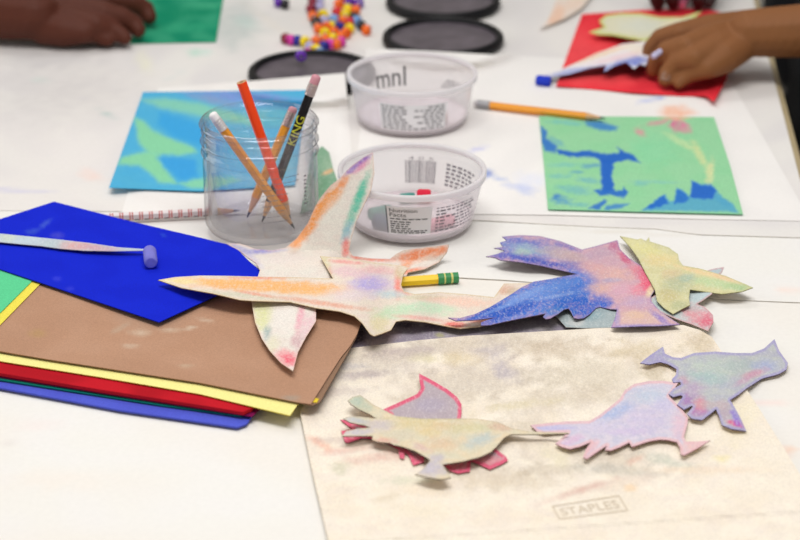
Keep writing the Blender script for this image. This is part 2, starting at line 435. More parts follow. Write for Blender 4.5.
# ------------------------------------------------------------------ white drawing sheets on the cover
Z1 = .0022
lidz = lambda cx, cy, r: (lambda x, y: (.0112) * sstep((r * 1.6 - math.hypot(P(x, y).x - P(cx, cy).x, P(x, y).y - P(cx, cy).y)) / (r * .6)))
LR = .0615
z_a = lidz(312, 77, LR)
tag(sheet('drawing_paper', [(158, 88), (250, 81), (345, 73), (349, 120), (352, 160), (356, 212), (240, 214), (121, 215.5), (140, 150)], Z1, .0003, 4, zf=z_a,
  base='#efebe7', blobs=[(340, 120, 4, 40, 0, '#f5f2ee', .5)], mott=[('#e8e2de', 50, .5)], mat='paper', back='#e8e4de'),
  'white drawing sheet under the turquoise painting, edge over a black lid', 'paper')
z_b = lidz(443, 42, LR)
tag(sheet('drawing_paper', [(366, 48.5), (430, 51), (500, 55), (600, 60), (722, 66), (765, 140), (800, 202), (808, 221), (700, 219), (560, 215), (480, 214), (352, 214), (361, 120)],
  Z1, .0003, 4, zf=z_b, base='#f0ece8',
  blobs=[(487, 173, 8, 6, 10, '#4f74c4', 1, .7), (497, 178, 14, 3, 14, '#a9b9e3', .8), (520, 187, 22, 4, 8, '#b9c3e8', .8), (478, 149, 14, 2.5, -14, '#c4c4ea', .8),
   (530, 180, 20, 10, 0, '#dfe2f2', .6), (525, 192, 12, 4, 20, '#c5cdea', .6), (676, 112, 20, 8, 0, '#f3c0a5', 1, .5), (650, 100, 14, 3, -10, '#b9c4ec', .8), (660, 98, 10, 2, -10, '#8fa3e0', .7)],
  mott=[('#e9e5e2', 50, .5)], mat='paper', back='#e8e4de'),
  'white drawing sheet under the green painting and both plastic tubs', 'paper')

# ------------------------------------------------------------------ painted sheets
d = quad4((307, 90), (143, 92), (109, 187.5))
tag(sheet('painted_paper', [(143, 92), (307, 90), d, (200, 191), (109, 187.5)], Z1 + .0012, .0004, 2.2,
  zf=lambda x, y: .001 + z_a(x, y) + .004 * sstep(1 - math.hypot(x - 109, (y - 187)) / 40), base='#52b0da',
  blobs=[(245, 97, 70, 8, 5, '#8a90d2', .8), (215, 101, 30, 5, 12, '#9a98c0', .6), (270, 118, 36, 12, 0, '#6cc0c0', .7),
   ([(142, 100), (165, 98), (200, 103), (240, 114), (262, 126), (215, 120), (185, 113), (160, 108)], '#8cd0b0', .85, 4),
   ([(134, 117), (143, 121), (154, 131), (172, 139), (193, 147), (197, 152), (180, 155), (150, 154), (139, 144)], '#8fd6a0', .9, 3),
   ([(121, 157), (145, 152), (160, 154), (163, 167), (178, 184), (160, 183), (149, 172), (138, 165), (119, 165)], '#8fd6a0', .9, 3),
   ([(180, 184), (192, 180), (215, 176), (240, 180), (215, 189), (190, 188)], '#90d8a0', .8, 3), ([(157, 158), (172, 157), (196, 160), (198, 176), (182, 181), (168, 170)], '#3c9fe0', .85, 3),
   ([(160, 112), (190, 120), (215, 130), (225, 145), (200, 146), (175, 138), (158, 125)], '#3aa2e0', .8, 4),
   (250, 140, 34, 14, 0, '#6cb8d0', .7), (280, 165, 22, 18, 0, '#7cbcc8', .7), (240, 180, 24, 8, 0, '#78bcd6', .7)],
  mott=[('#5ab4d6', 20, .5)], rag=.12, mat='card', back='#45b0dc'),
  'turquoise painted sheet with pale green brush strokes behind the jar', 'painting')
tag(sheet('painted_paper', [(539, 116), (625, 116.5), (714, 117), (730, 165), (743, 214), (640, 211.5), (548, 209), (544, 165)], Z1 + .0012, .0004, 1.5,
  zf=lambda x, y: .0006, base='#98d2a2',
  blobs=[([(584, 121), (600, 121), (618, 127), (616, 131), (600, 130), (588, 126)], '#3b80c4', .9, 2), (570, 123, 20, 3, 4, '#6fbcc0', .7), (552, 122, 10, 3, 0, '#78c4b4', .5),
   ([(540, 126), (547, 130), (546, 138), (557, 146), (555, 153), (545, 151), (541, 142)], '#2f70c4', .92, 1.8), (556, 141, 12, 3, 30, '#5aa0c4', .6),
   ([(556, 149), (575, 152), (592, 151), (606, 154), (619, 153), (617, 147), (624, 152), (632, 154), (641, 163), (628, 160), (614, 163), (602, 162), (594, 157), (572, 157), (558, 154)], '#2563c0', .97, 1.4),
   ([(600, 160), (614, 161), (612, 176), (615, 191), (602, 193), (601, 178)], '#2463c2', .97, 1.6), (590, 166, 12, 3, -5, '#4a8ac6', .7), (588, 180, 16, 4, 8, '#66acc2', .6), (565, 165, 20, 3, 0, '#74bebc', .6),
   ([(594, 190), (608, 190), (622, 191), (624, 187), (628, 192), (625, 198), (612, 195), (600, 196)], '#2a6cc4', .95, 1.4), ([(604, 199), (607, 201), (600, 209), (588, 209), (597, 204)], '#2a6cc4', .9, 1.3), ([(606, 206), (620, 203), (630, 204), (618, 209), (604, 210)], '#3c80c8', .85, 1.5),
   (575, 190, 22, 5, 6, '#68acc4', .6), (562, 200, 12, 5, 0, '#4c90c6', .8), (556, 196, 5, 4, 0, '#3478c4', .8), (580, 205, 14, 3, 0, '#68b0c0', .6), (560, 176, 14, 3, 0, '#70b8bc', .6), (577, 172, 8, 2, 0, '#4a90c4', .6),
   ([(640, 211), (652, 203), (665, 194), (669, 201), (675, 201), (677, 187), (684, 191), (690, 197), (692, 180), (700, 184), (711, 184), (717, 190), (723, 198), (733, 204), (738, 212), (700, 211), (670, 211)], '#57a6c6', .9, 1.6),
   ([(642, 210), (664, 195), (668, 203), (660, 207)], '#2a6cc6', .95, 1.3), ([(674, 204), (677, 188), (684, 192), (690, 199), (684, 203)], '#2a6ec6', .9, 1.5), ([(690, 197), (692, 181), (701, 185), (711, 185), (717, 191), (712, 199), (700, 199)], '#2a66c4', .95, 1.6), (722, 201, 14, 4, 28, '#3f88c8', .8),
   (655, 182, 30, 2, 2, '#86c4be', .6), (640, 184, 10, 3, 0, '#6cb4c0', .5),
   (676, 125, 9, 8, 20, '#d9729b', .95), (686, 128, 8, 6, 30, '#df7fa2', .9), (660, 122, 20, 3, -12, '#d98fa0', .8), (640, 132, 9, 4, 30, '#dd8f9f', .9), (676, 117, 18, 4, 0, '#eeb79a', .9),
   (680, 142, 22, 4, 30, '#c9dfa6', .8), (700, 155, 20, 5, 62, '#d3dca0', .85), (710, 173, 5, 16, 8, '#d9dca6', .9), (652, 150, 30, 20, 0, '#86d6a6', .5)],
  mott=[('#8cd09c', 24, .5)], rag=.3, ragscale=7, mat='card', back='#8dd9ae'),
  'green painted sheet with blue brushed shapes and a pink blossom', 'painting')
g3 = quad4((133, 43), (216, 42), (228, -30))
tag(sheet('painted_paper', [(130, 43.5), (216, 42), (228, -30), g3], Z1 - .0002, .0004, 3, zf=lambda x, y: .0004, base='#0f8a66',
  blobs=[(190, 12, 40, 7, -8, '#00855f', .8), (180, 28, 50, 6, -4, '#35a67c', .8), (205, 5, 20, 5, 0, '#4cb489', .7)], mott=[('#41a981', 22, .6)], mat='card', back='#2f9a72'),
  'dark green painted sheet under the hand at the far left', 'painting')
tag(sheet('paper_leaf', [(312, 155), (322, 146), (329, 152), (333, 168), (337, 180), (330, 194), (316, 208), (300, 214)], Z1 + .0018, .0004, 1.5, zf=lambda x, y: .0006, base='#7da487',
  blobs=[(318, 190, 12, 20, 20, '#5f8a6a', .8), (328, 165, 8, 10, 0, '#9bb79a', .7), (328, 172, 8, 2.5, -25, '#e8b183', .9)], back='#7da487'),
  'dull green paper cutout poking out right behind the glass jar', 'paper cutout')
rd = [(582, 14), (640, 10), (700, 8), (738, 16), (727, 78), (714, 101.5), (706, 96), (680, 96), (640, 93), (600, 90), (556, 86)]
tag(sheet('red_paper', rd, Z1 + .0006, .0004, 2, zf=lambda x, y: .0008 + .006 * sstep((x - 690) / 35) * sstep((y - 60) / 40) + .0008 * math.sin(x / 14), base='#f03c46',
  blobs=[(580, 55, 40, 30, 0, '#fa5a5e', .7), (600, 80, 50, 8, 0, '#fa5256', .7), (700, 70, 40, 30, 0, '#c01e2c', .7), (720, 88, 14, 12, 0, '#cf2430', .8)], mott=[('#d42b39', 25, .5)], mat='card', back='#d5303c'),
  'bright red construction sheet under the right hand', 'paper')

# ------------------------------------------------------------------ far paper cutouts
tag(sheet('bird_cutout', [(589, 32), (604, 27), (599, 21), (606, 15), (622, 13), (640, 13), (660, 17), (682, 17), (702, 11), (690, 22), (664, 33), (645, 41), (628, 38), (612, 35), (598, 34.5)], Z1 + .004, .0005, 2,
  zf=lambda x, y: .004 + .006 * sstep((x - 590) / 60), base='#dcd8bc', edge=[('#ccd074', 2.6, .85)], blobs=[(640, 26, 24, 8, 0, '#d6d8ca', .9), (672, 24, 14, 5, -20, '#e8dcb8', .8)], back='#c9cf7a', side='#c8d060'),
  'pale yellow green bird cutout lying on the red sheet', 'paper cutout')
tag(sheet('bird_cutout', [(538, 75), (560, 70), (580, 61), (597, 53), (622, 44), (645, 41), (651, 45), (650, 58), (645, 66), (640, 64), (634, 69), (626, 62), (614, 66), (604, 72), (606, 65), (590, 68), (570, 74), (552, 77)], Z1 + .004, .0005, 1.6,
  zf=lambda x, y: .003 + .010 * sstep((x - 560) / 80), base='#ece6e6',
  blobs=[(600, 69, 40, 5, -8, '#7d8fd6', .95), (632, 62, 24, 6, -8, '#6076cc', .95), (570, 72, 34, 4, -12, '#a2aad8', .9), (602, 54, 40, 3.5, -18, '#f0cfae', .9), (615, 58, 40, 4, -14, '#ecc9cf', .7), (640, 48, 20, 6, 0, '#f0e3cc', .7)],
  back='#34406e'),
  'white bird cutout with blue feathered edge held by the right hand', 'paper cutout')
tag(sheet('bird_cutout', [(539, 29), (548, 20), (553, 8), (561, -14), (605, -20), (590, -2), (582, 8), (566, 18)], Z1 + .001, .0005, 2, zf=lambda x, y: .002, base='#e9d9cc',
  blobs=[(557, 16, 14, 8, -60, '#efc0a2', .9), (575, 2, 16, 8, -40, '#eed2bd', .8), (541, 28, 6, 4, 0, '#cfd0d4', .8)], back='#e0d4c8'),
  'faint peach cutout tip lying alone beyond the orange pencil', 'paper cutout')

# ------------------------------------------------------------------ envelope
env_poly = [(300, 412), (322, 372), (350, 348), (420, 340), (470, 335.5), (530, 332), (600, 328), (640, 326), (683, 325), (700, 330), (712, 337), (722, 352), (757, 405), (800, 474), (842, 545), (370, 690), (352, 620), (328, 540), (312, 470)]
def env_z(x, y): return .0010 + .0012 * (noise.noise(Vector((x / 60, y / 35, 2))) * .5 + .5) + .0015 * sstep((345 - y) / 15) + .0012 * math.exp(-((y - (537 - (x - 400) * .068)) / 2.0) ** 2)
env = tag(sheet('manila_envelope', env_poly, .0016, .0010, 3, zf=env_z, base='#f5ead9',
  blobs=[(480, 345, 130, 14, -3, '#c3b4a2', .75), (390, 362, 60, 18, -8, '#b8aaa0', .6), (470, 380, 90, 22, -6, '#c2b4a6', .75), (560, 350, 60, 12, 0, '#c9b7a0', .7), (640, 350, 40, 12, 0, '#cbb996', .75),
   (590, 375, 80, 20, 0, '#c1b49e', .6), (490, 352, 26, 12, 0, '#b6acb8', .55), (460, 358, 30, 8, 0, '#dcc9a4', .8), (425, 358, 24, 6, 0, '#e6dcb6', .8), (504, 372, 18, 10, 30, '#aca5ba', .6), (405, 352, 40, 8, 0, '#b9a8ac', .5),
   (360, 375, 30, 5, -4, '#b2a4a6', .8), (350, 366, 20, 4, 0, '#b8b4bc', .6), (340, 392, 40, 5, -4, '#c2b2ae', .6), (560, 400, 80, 16, -5, '#c4b6a2', .65), (520, 430, 60, 14, 0, '#c9bca8', .65), (590, 455, 80, 14, 4, '#bcae9e', .6),
   (510, 480, 60, 12, 0, '#c8b69c', .65), (545, 470, 50, 8, 0, '#bfb09c', .6), (620, 470, 60, 7, 4, '#a9a89e', .6), (665, 460, 34, 6, 14, '#a7b3a4', .6), (610, 485, 60, 7, -10, '#dfc9b8', .7), (575, 492, 44, 4, -18, '#d5a79c', .7, .7),
   (560, 460, 16, 9, 0, '#eadfc2', .8), (552, 452, 18, 10, 0, '#ece2c4', .6), (390, 455, 50, 8, -8, '#dfb5a6', .75), (350, 450, 40, 4, -6, '#e0aca0', .6), (318, 442, 16, 5, 30, '#ecaa92', .8), (340, 468, 14, 7, 0, '#cdc9ac', .8), (345, 440, 40, 4, 0, '#c6b2ac', .6),
   (390, 497, 24, 4, -12, '#dccbb0', .8), (420, 492, 60, 6, 4, '#eddcc4', .6), (415, 480, 40, 5, -4, '#c9cdb2', .6), (438, 398, 60, 6, -4, '#c7b6a0', .6), (520, 405, 50, 5, -8, '#ddd0ac', .7),
   (630, 488, 8, 5, 0, '#f0cc9e', .8), (722, 458, 10, 5, 0, '#eee0a0', .8), (700, 470, 80, 4, 0, '#ecd3b8', .6), (636, 460, 14, 4, -30, '#e3b8a4', .7), (410, 510, 60, 10, 0, '#efe2c8', .6),
   (700, 345, 20, 16, 30, '#b9a47c', .6), (690, 370, 30, 10, 0, '#c4b492', .6), (655, 372, 20, 12, 30, '#b9a888', .5), (740, 420, 20, 30, 30, '#efe3c4', .7)],
  mott=[('#ecdcc6', 40, .5), ('#e4d6ce', 16, .3), ('#f1e6d4', 90, .5)], rag=.4, fade=.85, mat='pastel', back='#dccfb2', side='#c9b48c'),
  'cream manila envelope smudged with chalk under the small birds', 'envelope')
q = [(559, 519.5), (628.5, 510.6), (619, 495), (551.5, 506)]
def qf(u, v):
    x = (q[0][0] * (1-u) + q[1][0] * u) * (1-v) + (q[3][0] * (1-u) + q[2][0] * u) * v
    y = (q[0][1] * (1-u) + q[1][1] * u) * (1-v) + (q[3][1] * (1-u) + q[2][1] * u) * v
    return P(x, y, .0016 + .0010 + env_z(x, y) + .00018)
bm = bmesh.new()
bar_bm(bm, qf, 0, 1, 0, .07, 12); bar_bm(bm, qf, 0, 1, .93, 1, 12); bar_bm(bm, qf, 0, .02, 0, 1, 1); bar_bm(bm, qf, .98, 1, 0, 1, 1)
text_bm('STAPLES', lambda u, v: qf(.08 + .84 * u, .24 + .5 * v), bm)
link('printed_stamp', mesh_of(bm, False), M['stamp'], env)

# ------------------------------------------------------------------ stack of coloured sheets, left
def cardsheet(name, poly, z, th, col, label, cat='paper', step=5, **k):
    return tag(sheet(name, poly, z, th, step, base=col, mat='card', back=k.pop('back', col), **k), label, cat)
LX = -140
cardsheet('folded_paper', [(LX, 366), (0, 387.5), (120, 410), (237, 427), (247, 423.5), (262, 400), (300, 330), (LX, 268)], .0028, .0012, '#5560d0', 'violet blue sheet at the very bottom of the paper stack', mott=[('#5058c8', 40, .6)])
cardsheet('folded_paper', [(LX, 360), (0, 379.8), (160, 405), (241, 416), (250, 411), (300, 326), (LX, 264)], .0048, .0008, '#0f7f72', 'teal sheet showing as a thin line in the paper stack', mott=[('#167a5a', 30, .6)])
cardsheet('folded_paper', [(LX, 357), (0, 377), (160, 402.5), (252, 416.5), (261, 408), (310, 320), (LX, 260)], .0062, .0005, '#7c1450', 'dark magenta sheet beneath the red sheet in the stack')
cardsheet('folded_paper', [(LX, 350), (0, 373), (100, 389.5), (200, 405), (243, 412), (252, 408), (310, 320), (LX, 258)], .0074, .0024, '#c41a28', 'deep red folded sheet in the middle of the stack', mott=[('#a00f1c', 40, .6)])
cardsheet('folded_paper', [(LX, 338), (0, 361), (100, 377), (200, 394), (290, 415.5), (298, 404), (338, 350), (LX, 256)], .0106, .0006, '#f4ec98', 'bright yellow sheet sticking out of the stack at its front edge', zf=lambda x, y: 0, side='#e3c94a')
cardsheet('folded_paper', [(LX, 330), (0, 352), (200, 383), (312, 405.5), (320, 402), (356, 338), (363, 318), (LX, 240)], .0117, .0004, '#93745e', 'lower brown sheet peeping out at the stack corner', zf=lambda x, y: .0002)
cardsheet('yellow_tab', [(309, 402), (313, 397.5), (319, 398.5), (317, 402.5)], .0124, .0003, '#e6c93c', 'small yellow paper tab at the corner of the brown sheet', step=2)
cardsheet('construction_paper', [(LX, 326), (0, 351), (50, 359.5), (200, 382.5), (297, 402), (311, 404), (328, 377), (341, 357), (350, 346), (357, 334), (363, 317), (366, 309), (258, 277), (LX, 218)], .0130, .0005, '#b98f74', 'brown construction sheet on top of the stack with chalk marks', step=3,
  blobs=[(140, 333, 14, 4, 0, '#cbb39c', .8), (170, 330, 14, 2.5, 0, '#cdb59e', .9, .9), (130, 346, 12, 2, 0, '#c9b09a', .9), (190, 328, 8, 2, -10, '#cfb8a2', .9), (205, 320, 10, 2, 10, '#cbb29c', .8), (38, 333, 12, 5, 0, '#b39062', .7), (120, 328, 14, 3, -30, '#bda48e', .7),
   (150, 318, 40, 14, 0, '#b0907a', .5), (185, 366, 10, 2, 0, '#c2a78e', .7), (290, 398, 12, 4, 0, '#a09c90', .5)], mott=[('#bd947a', 30, .6), ('#af866c', 90, .5)])
cardsheet('construction_paper', [(LX, 232), (36, 281), (41, 283), (0, 325), (-60, 380), (LX, 355)], .0140, .0003, '#efdf58', 'yellow sheet edge running under the light green corner', step=5)
cardsheet('construction_paper', [(LX, 225), (34, 279), (0, 313), (-70, 370), (LX, 345)], .0147, .0003, '#5fcf94', 'light green sheet corner at the far left of the stack', step=4)
def blue_z(x, y):
    c = sstep((x - 205) / 55) * sstep((262 - y) / 30)
    return .0006 + .0035 * c + .0015 * sstep((x - 30) / 120) * sstep((y - 260) / 60)
cardsheet('construction_paper', [(LX, 235), (-60, 231), (0, 219), (54, 201.5), (130, 221), (200, 237.5), (226, 244), (238, 250), (250, 262), (261, 271), (262, 280), (240, 287), (215, 296), (200, 303), (159, 322), (36, 281), (0, 269), (-60, 249)], .0152, .0006, '#1126cc',
  'royal blue construction sheet laid askew over the brown sheet', step=2.5, zf=blue_z,
  blobs=[(32, 231, 9, 3.5, -10, '#3a56c8', .8), (45, 224, 10, 3, -35, '#4a66cc', .7), (57, 236, 8, 4, 0, '#4a4cc8', .8), (70, 289, 5, 3, 0, '#3a44d8', .7), (57, 279, 5, 3, 0, '#3a44d8', .7), (163, 235, 5, 1.5, 30, '#2c50c8', .7)], mott=[('#0c1ec0', 30, .4)])
ribbon = sheet('paper_feather', [(LX, 228), (-60, 231), (0, 233.5), (30, 236.5), (60, 239.5), (90, 243), (118, 247.2), (144, 249), (144, 250.5), (112, 251), (84, 250.5), (60, 248.5), (40, 245.8), (20, 244), (0, 242), (-60, 238), (LX, 234)], .0172, .0004, 1.5,
  zf=lambda x, y: .0012 + .002 * sstep((x - 40) / 100), base='#bcc6cf', blobs=[(20, 240, 30, 6, 0, '#c3d3dc', .9), (8, 238, 12, 5, 0, '#cfd8c4', .7), (78, 246, 26, 6, 5, '#dba9a6', .95), (100, 248, 24, 4, 5, '#c9a0ae', .8), (50, 244, 14, 5, 0, '#b6c7c9', .8)])
tag(ribbon, 'slim pale feather of paper lying across the royal blue sheet', 'paper cutout')

# ------------------------------------------------------------------ the big birds
YB = P(300, 266).y
def b1_h(x, y):
    zb = .0045; a = math.tan(math.radians(60)); z0 = zb
    lo, hi = 0, .1
    def g(z): return z - (zb + max(0, P(x, y, z).y - YB) * a)
    if g(lo) >= 0: z0 = lo
    else:
        for _ in range(30):
            m_ = (lo + hi) / 2
            if g(m_) < 0: lo = m_
            else: hi = m_
        z0 = hi
    z0 = max(zb, z0)
    onstack = .0185 * sstep((352 - x) / 25) * sstep((y - 238) / 22)
    right = sstep((x - 288) / 22)
    zz = z0 * right + .0165 * (1 - right) * 1.0
    return max(zz, onstack)
B1 = [(373, 152), (374.5, 172), (371, 190), (364, 205), (356, 222), (351, 240), (349, 250), (353, 256), (372, 258.5), (390, 259), (396, 254), (404, 250), (425, 247.5), (449, 244.5), (447, 252), (439, 262), (425, 269), (408, 272.5), (404, 281),
      (380, 292), (340, 303), (316, 306), (316, 321), (306, 337), (298, 352), (293, 371), (281, 363), (270, 351), (262, 339), (255, 322), (251, 299), (255, 285), (260, 270), (256, 263), (247, 257), (238, 250), (226, 243.5), (240, 243.5), (256, 249), (272, 250.5), (286, 247.5), (297, 238), (308, 223), (315, 207), (321, 197), (330, 186), (340, 178), (350, 167), (362, 158)]
bird1 = sheet('bird_cutout', B1, 0, .0006, 1.3, zf=b1_h, base='#e6dfd4',
  blobs=[(310, 222, 34, 9, -58, '#f0984a', .98, .5), (330, 200, 24, 8, -52, '#ee9a4c', .98, .5), (343, 182, 13, 5, -50, '#ea9660', .9), (300, 238, 14, 6, -40, '#efa265', .8), (326, 190, 20, 4, -50, '#c9a090', .6),
   (356, 205, 34, 6, -68, '#5cc0a4', .95, .6), (361, 192, 22, 5, -70, '#62c4a6', .95, .6), (347, 232, 14, 6, -70, '#8db8c8', .8), (360, 163, 20, 4, -38, '#8b5fc0', .98, .6), (362, 166, 14, 4, -40, '#e08bb0', .8), (351, 170, 10, 3, -40, '#a88cc8', .8),
   (346, 248, 5, 12, 5, '#ef7a72', .95, .6), (356, 257, 8, 3, 8, '#ee7a6c', .9), (376, 259, 22, 3.5, 3, '#ef8a78', .95, .6), (420, 255, 26, 7, -10, '#f0854e', .95, .5), (438, 251, 16, 6, -15, '#f08a58', .9), (425, 258, 16, 3, -25, '#efd6c4', .85), (405, 266, 14, 4, -30, '#ef9a66', .9), (412, 271, 14, 3, -10, '#ee7a48', .9),
   (262, 251, 26, 3.5, -3, '#8c8ad0', .95, .6), (240, 249, 16, 5, 25, '#a8a4cc', .9), (252, 260, 14, 5, 35, '#c9c2d8', .8), (335, 215, 14, 26, 30, '#e9e5d8', .7), (300, 262, 34, 10, 0, '#e9dcd0', .7), (280, 258, 30, 8, 0, '#e6d9d4', .6),
   (262, 315, 12, 22, 15, '#dbdc9c', .85), (267, 333, 5, 9, 10, '#9fb2ae', .85), (272, 345, 8, 12, 35, '#dfd9b8', .7), (285, 318, 16, 20, 0, '#ece4dc', .8), (300, 318, 5, 22, 12, '#ea8aa6', .75, .8), (308, 325, 10, 18, 20, '#e6bcc4', .8), (288, 358, 15, 10, 20, '#ea6478', .95, .6), (298, 342, 9, 10, 0, '#c99aa2', .7), (280, 300, 26, 6, 0, '#ecdbd0', .6)],
  edge=[('#e9b9a8', 1.2, .35)], mott=[('#e3d3c9', 12, .5)], rag=.22, ragscale=9, side='#b8a488', back='#e3d8c8')
tag(bird1, 'pale bird cutout with orange and green wing leaning up against the tub', 'paper cutout')
def b2_h(x, y):
    z = .0218 - .0085 * sstep((x - 350) / 45) - .0062 * sstep((x - 410) / 35)
    z += .004 * sstep((x - 160) / 60) * sstep((300 - x) / 80)
    return z + .0015 * noise.noise(Vector((x / 40, y / 30, 4)))
B2 = [(158, 280), (175, 277), (200, 275.5), (228, 275.8), (258, 276.6), (300, 277.3), (333, 278.5), (320, 256), (345, 258), (378, 263), (405, 266), (408, 268), (403, 275), (401, 285), (404, 291.5), (415, 294), (440, 292), (465, 294), (494, 297), (504, 283.5), (540, 283), (560, 300), (530, 312), (505, 320),
      (480, 326.5), (460, 328.5), (450, 327), (425, 322), (405, 320), (396, 321.5), (391, 330), (382, 333.5), (374, 336), (370, 334), (362, 323), (354, 316), (340, 311.5), (316, 308), (290, 302), (255, 301), (240, 300), (213, 293.5), (182, 288)]
tag(sheet('bird_cutout', B2, 0, .0006, 1.3, zf=b2_h, base='#e6d8c8',
  blobs=[(270, 286, 90, 7, 2, '#f3b268', .95, .5), (225, 282, 50, 4, 3, '#f4b872', .9), (300, 290, 50, 6, 3, '#f2b878', .9), (180, 281, 24, 3.5, 4, '#f0dd9c', .9), (240, 295, 60, 3.5, 5, '#cfcdb4', .8), (262, 277.5, 40, 2, 0, '#ea9080', .9), (255, 294, 20, 2, 10, '#e89a80', .8), (320, 303, 60, 3, 8, '#e2a48c', .85),
   (372, 284, 28, 14, 0, '#c3b0d8', .9), (368, 284, 16, 8, 0, '#b0a6e0', .7), (350, 272, 24, 7, 10, '#e2bcc4', .8), (378, 270, 24, 5, 5, '#e6b6b6', .85), (345, 262, 24, 2.5, 4, '#ea9a94', .9), (325, 262, 6, 12, -20, '#d8d0a4', .8), (329, 272, 4, 6, 0, '#dfa898', .7), (398, 284, 4.5, 16, 0, '#ee8a7a', .9), (405, 292, 8, 3, 20, '#ec8f80', .85),
   (400, 273, 7, 7, 0, '#d2c8a2', .8), (380, 322, 12, 14, 0, '#dcd0a0', .8), (395, 312, 26, 8, -5, '#bfdcb8', .85), (430, 308, 34, 8, 6, '#bfe0be', .8), (430, 298, 34, 3, 2, '#c5c49c', .8), (465, 302, 34, 6, 5, '#f0c8b4', .85), (440, 300, 28, 4, 5, '#eecaba', .7), (420, 318, 30, 2.5, 6, '#e6a49a', .8), (455, 325, 14, 3.5, 0, '#ee6a60', .95, .5),
   (480, 320, 20, 4, 0, '#ef8a78', .8), (390, 294, 20, 5, 0, '#b6d0d4', .7), (505, 290, 12, 6, 0, '#d8a890', .9), (352, 295, 30, 8, 0, '#e0cfd2', .8), (515, 292, 12, 6, 0, '#c9b8a0', .8)],
  edge=[('#d9c49c', 1.3, .6)], mott=[('#e6d0c4', 10, .5)], rag=.22, ragscale=8, side='#a58a68', back='#ddcfb8'),
  'long cream bird cutout with an orange striped wing crossing the stack', 'paper cutout')

# lower paper pieces beneath the blue bird
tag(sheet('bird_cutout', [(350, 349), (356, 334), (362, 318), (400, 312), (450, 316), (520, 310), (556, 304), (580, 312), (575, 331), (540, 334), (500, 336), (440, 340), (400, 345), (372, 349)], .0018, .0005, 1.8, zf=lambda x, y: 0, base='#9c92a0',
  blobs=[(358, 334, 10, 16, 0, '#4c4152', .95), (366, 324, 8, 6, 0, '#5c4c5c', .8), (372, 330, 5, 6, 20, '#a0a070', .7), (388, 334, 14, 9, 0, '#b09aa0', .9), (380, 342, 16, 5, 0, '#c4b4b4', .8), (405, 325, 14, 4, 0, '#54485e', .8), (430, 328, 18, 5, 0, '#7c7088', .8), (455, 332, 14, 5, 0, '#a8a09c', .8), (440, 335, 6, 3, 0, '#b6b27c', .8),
   (490, 330, 24, 5, 0, '#a8a0a8', .8), (530, 325, 20, 6, 0, '#b4b0b4', .8), (556, 320, 7, 6, 0, '#dcd6d2', .9), (545, 328, 10, 4, 0, '#c8c2c0', .8), (570, 325, 6, 5, 0, '#827a86', .8)], rag=.3, back='#b8b0a8'),  # greys carry the shade beneath the birds, painted into this piece
  'paper cutout with painted grey violet shade, half hidden between envelope and the long cream bird', 'paper cutout')
tag(sheet('bird_cutout', [(556, 316), (570, 298), (600, 296), (640, 300), (622, 322), (612, 327.5), (585, 328), (566, 327)], .0034, .0005, 1.8, zf=lambda x, y: .0022, base='#a8b4b6',
  blobs=[(590, 316, 16, 6, 0, '#8aa6ae', .9), (576, 322, 10, 5, 0, '#d2d2ce', .9), (600, 305, 16, 8, 0, '#7a929c', .8)], back='#c8c4bc'),
  'grey blue paper wing showing beneath the blue bird', 'paper cutout')
B5 = [(650, 298), (672, 286), (690, 276), (712, 269), (724, 267), (722, 272), (714, 280), (712, 294), (702, 301), (697, 304), (705, 307), (713, 315), (713.5, 322), (708, 331), (692, 324.5), (676, 319), (662, 313), (652, 306)]
tag(sheet('bird_cutout', B5, .0034, .0005, 1.2, zf=lambda x, y: .0016 + .003 * sstep((x - 690) / 25), base='#c3cccb',
  blobs=[(716, 271, 9, 5, -20, '#b4c4c8', .9), (702, 296, 16, 7, 0, '#bccdd0', .9), (668, 308, 14, 6, 25, '#9fbcc0', .9), (698, 316, 20, 10, 20, '#dc98a0', .95, .5), (707, 322, 10, 9, 0, '#d8687e', .9), (690, 314, 12, 4, 20, '#d9a0a4', .8), (694, 309, 10, 3, 0, '#c6bcbc', .8)],
  edge=[('#d48088', 1.3, .5)], rag=.25, ragscale=8, side='#9a8470'),
  'grey bird cutout with a rosy head under the green bird', 'paper cutout')
B4 = [(620, 236), (628, 237.5), (637, 239.5), (641, 238.5), (646, 241), (649, 237), (650, 241.5), (658, 244), (669, 247.5), (672, 250), (678, 254), (679, 260), (683, 265.5), (700, 268.5), (726, 276), (744, 283.5), (753, 287.5), (742, 291.5), (722, 294), (704, 291.5), (690, 289.5), (689, 298), (690, 305), (682, 309), (673, 314), (664, 308), (657, 301), (655, 290), (645, 272), (638, 258), (630, 247)]
tag(sheet('bird_cutout', B4, .0045, .0006, 1.2, zf=lambda x, y: .0036 + .002 * noise.noise(Vector((x / 30, y / 20, 1))) + .003 * sstep((x - 700) / 50), base='#d8d3a6',
  blobs=[(648, 250, 30, 8, 25, '#e0d99a', .9), (660, 260, 20, 8, 0, '#e6cf9a', .7), (672, 275, 14, 8, 0, '#d8b894', .6), (676, 285, 18, 12, 0, '#b4bc9c', .8), (668, 296, 14, 10, 0, '#c9bc8a', .8), (680, 305, 12, 6, 0, '#b3b890', .8), (715, 283, 34, 6, 8, '#bdd2a2', .9), (738, 287, 16, 5, 5, '#a9c492', .85), (700, 272, 30, 3, 14, '#eed0a0', .9), (725, 278, 20, 3, 18, '#ebc8a0', .8), (688, 278, 10, 6, 0, '#a9bcae', .7)],
  edge=[('#b9b888', 1.1, .5)], mott=[('#d0c998', 10, .6)], rag=.25, ragscale=8, side='#8c8458'),
  'pale green and yellow bird cutout right of the blue bird', 'paper cutout')
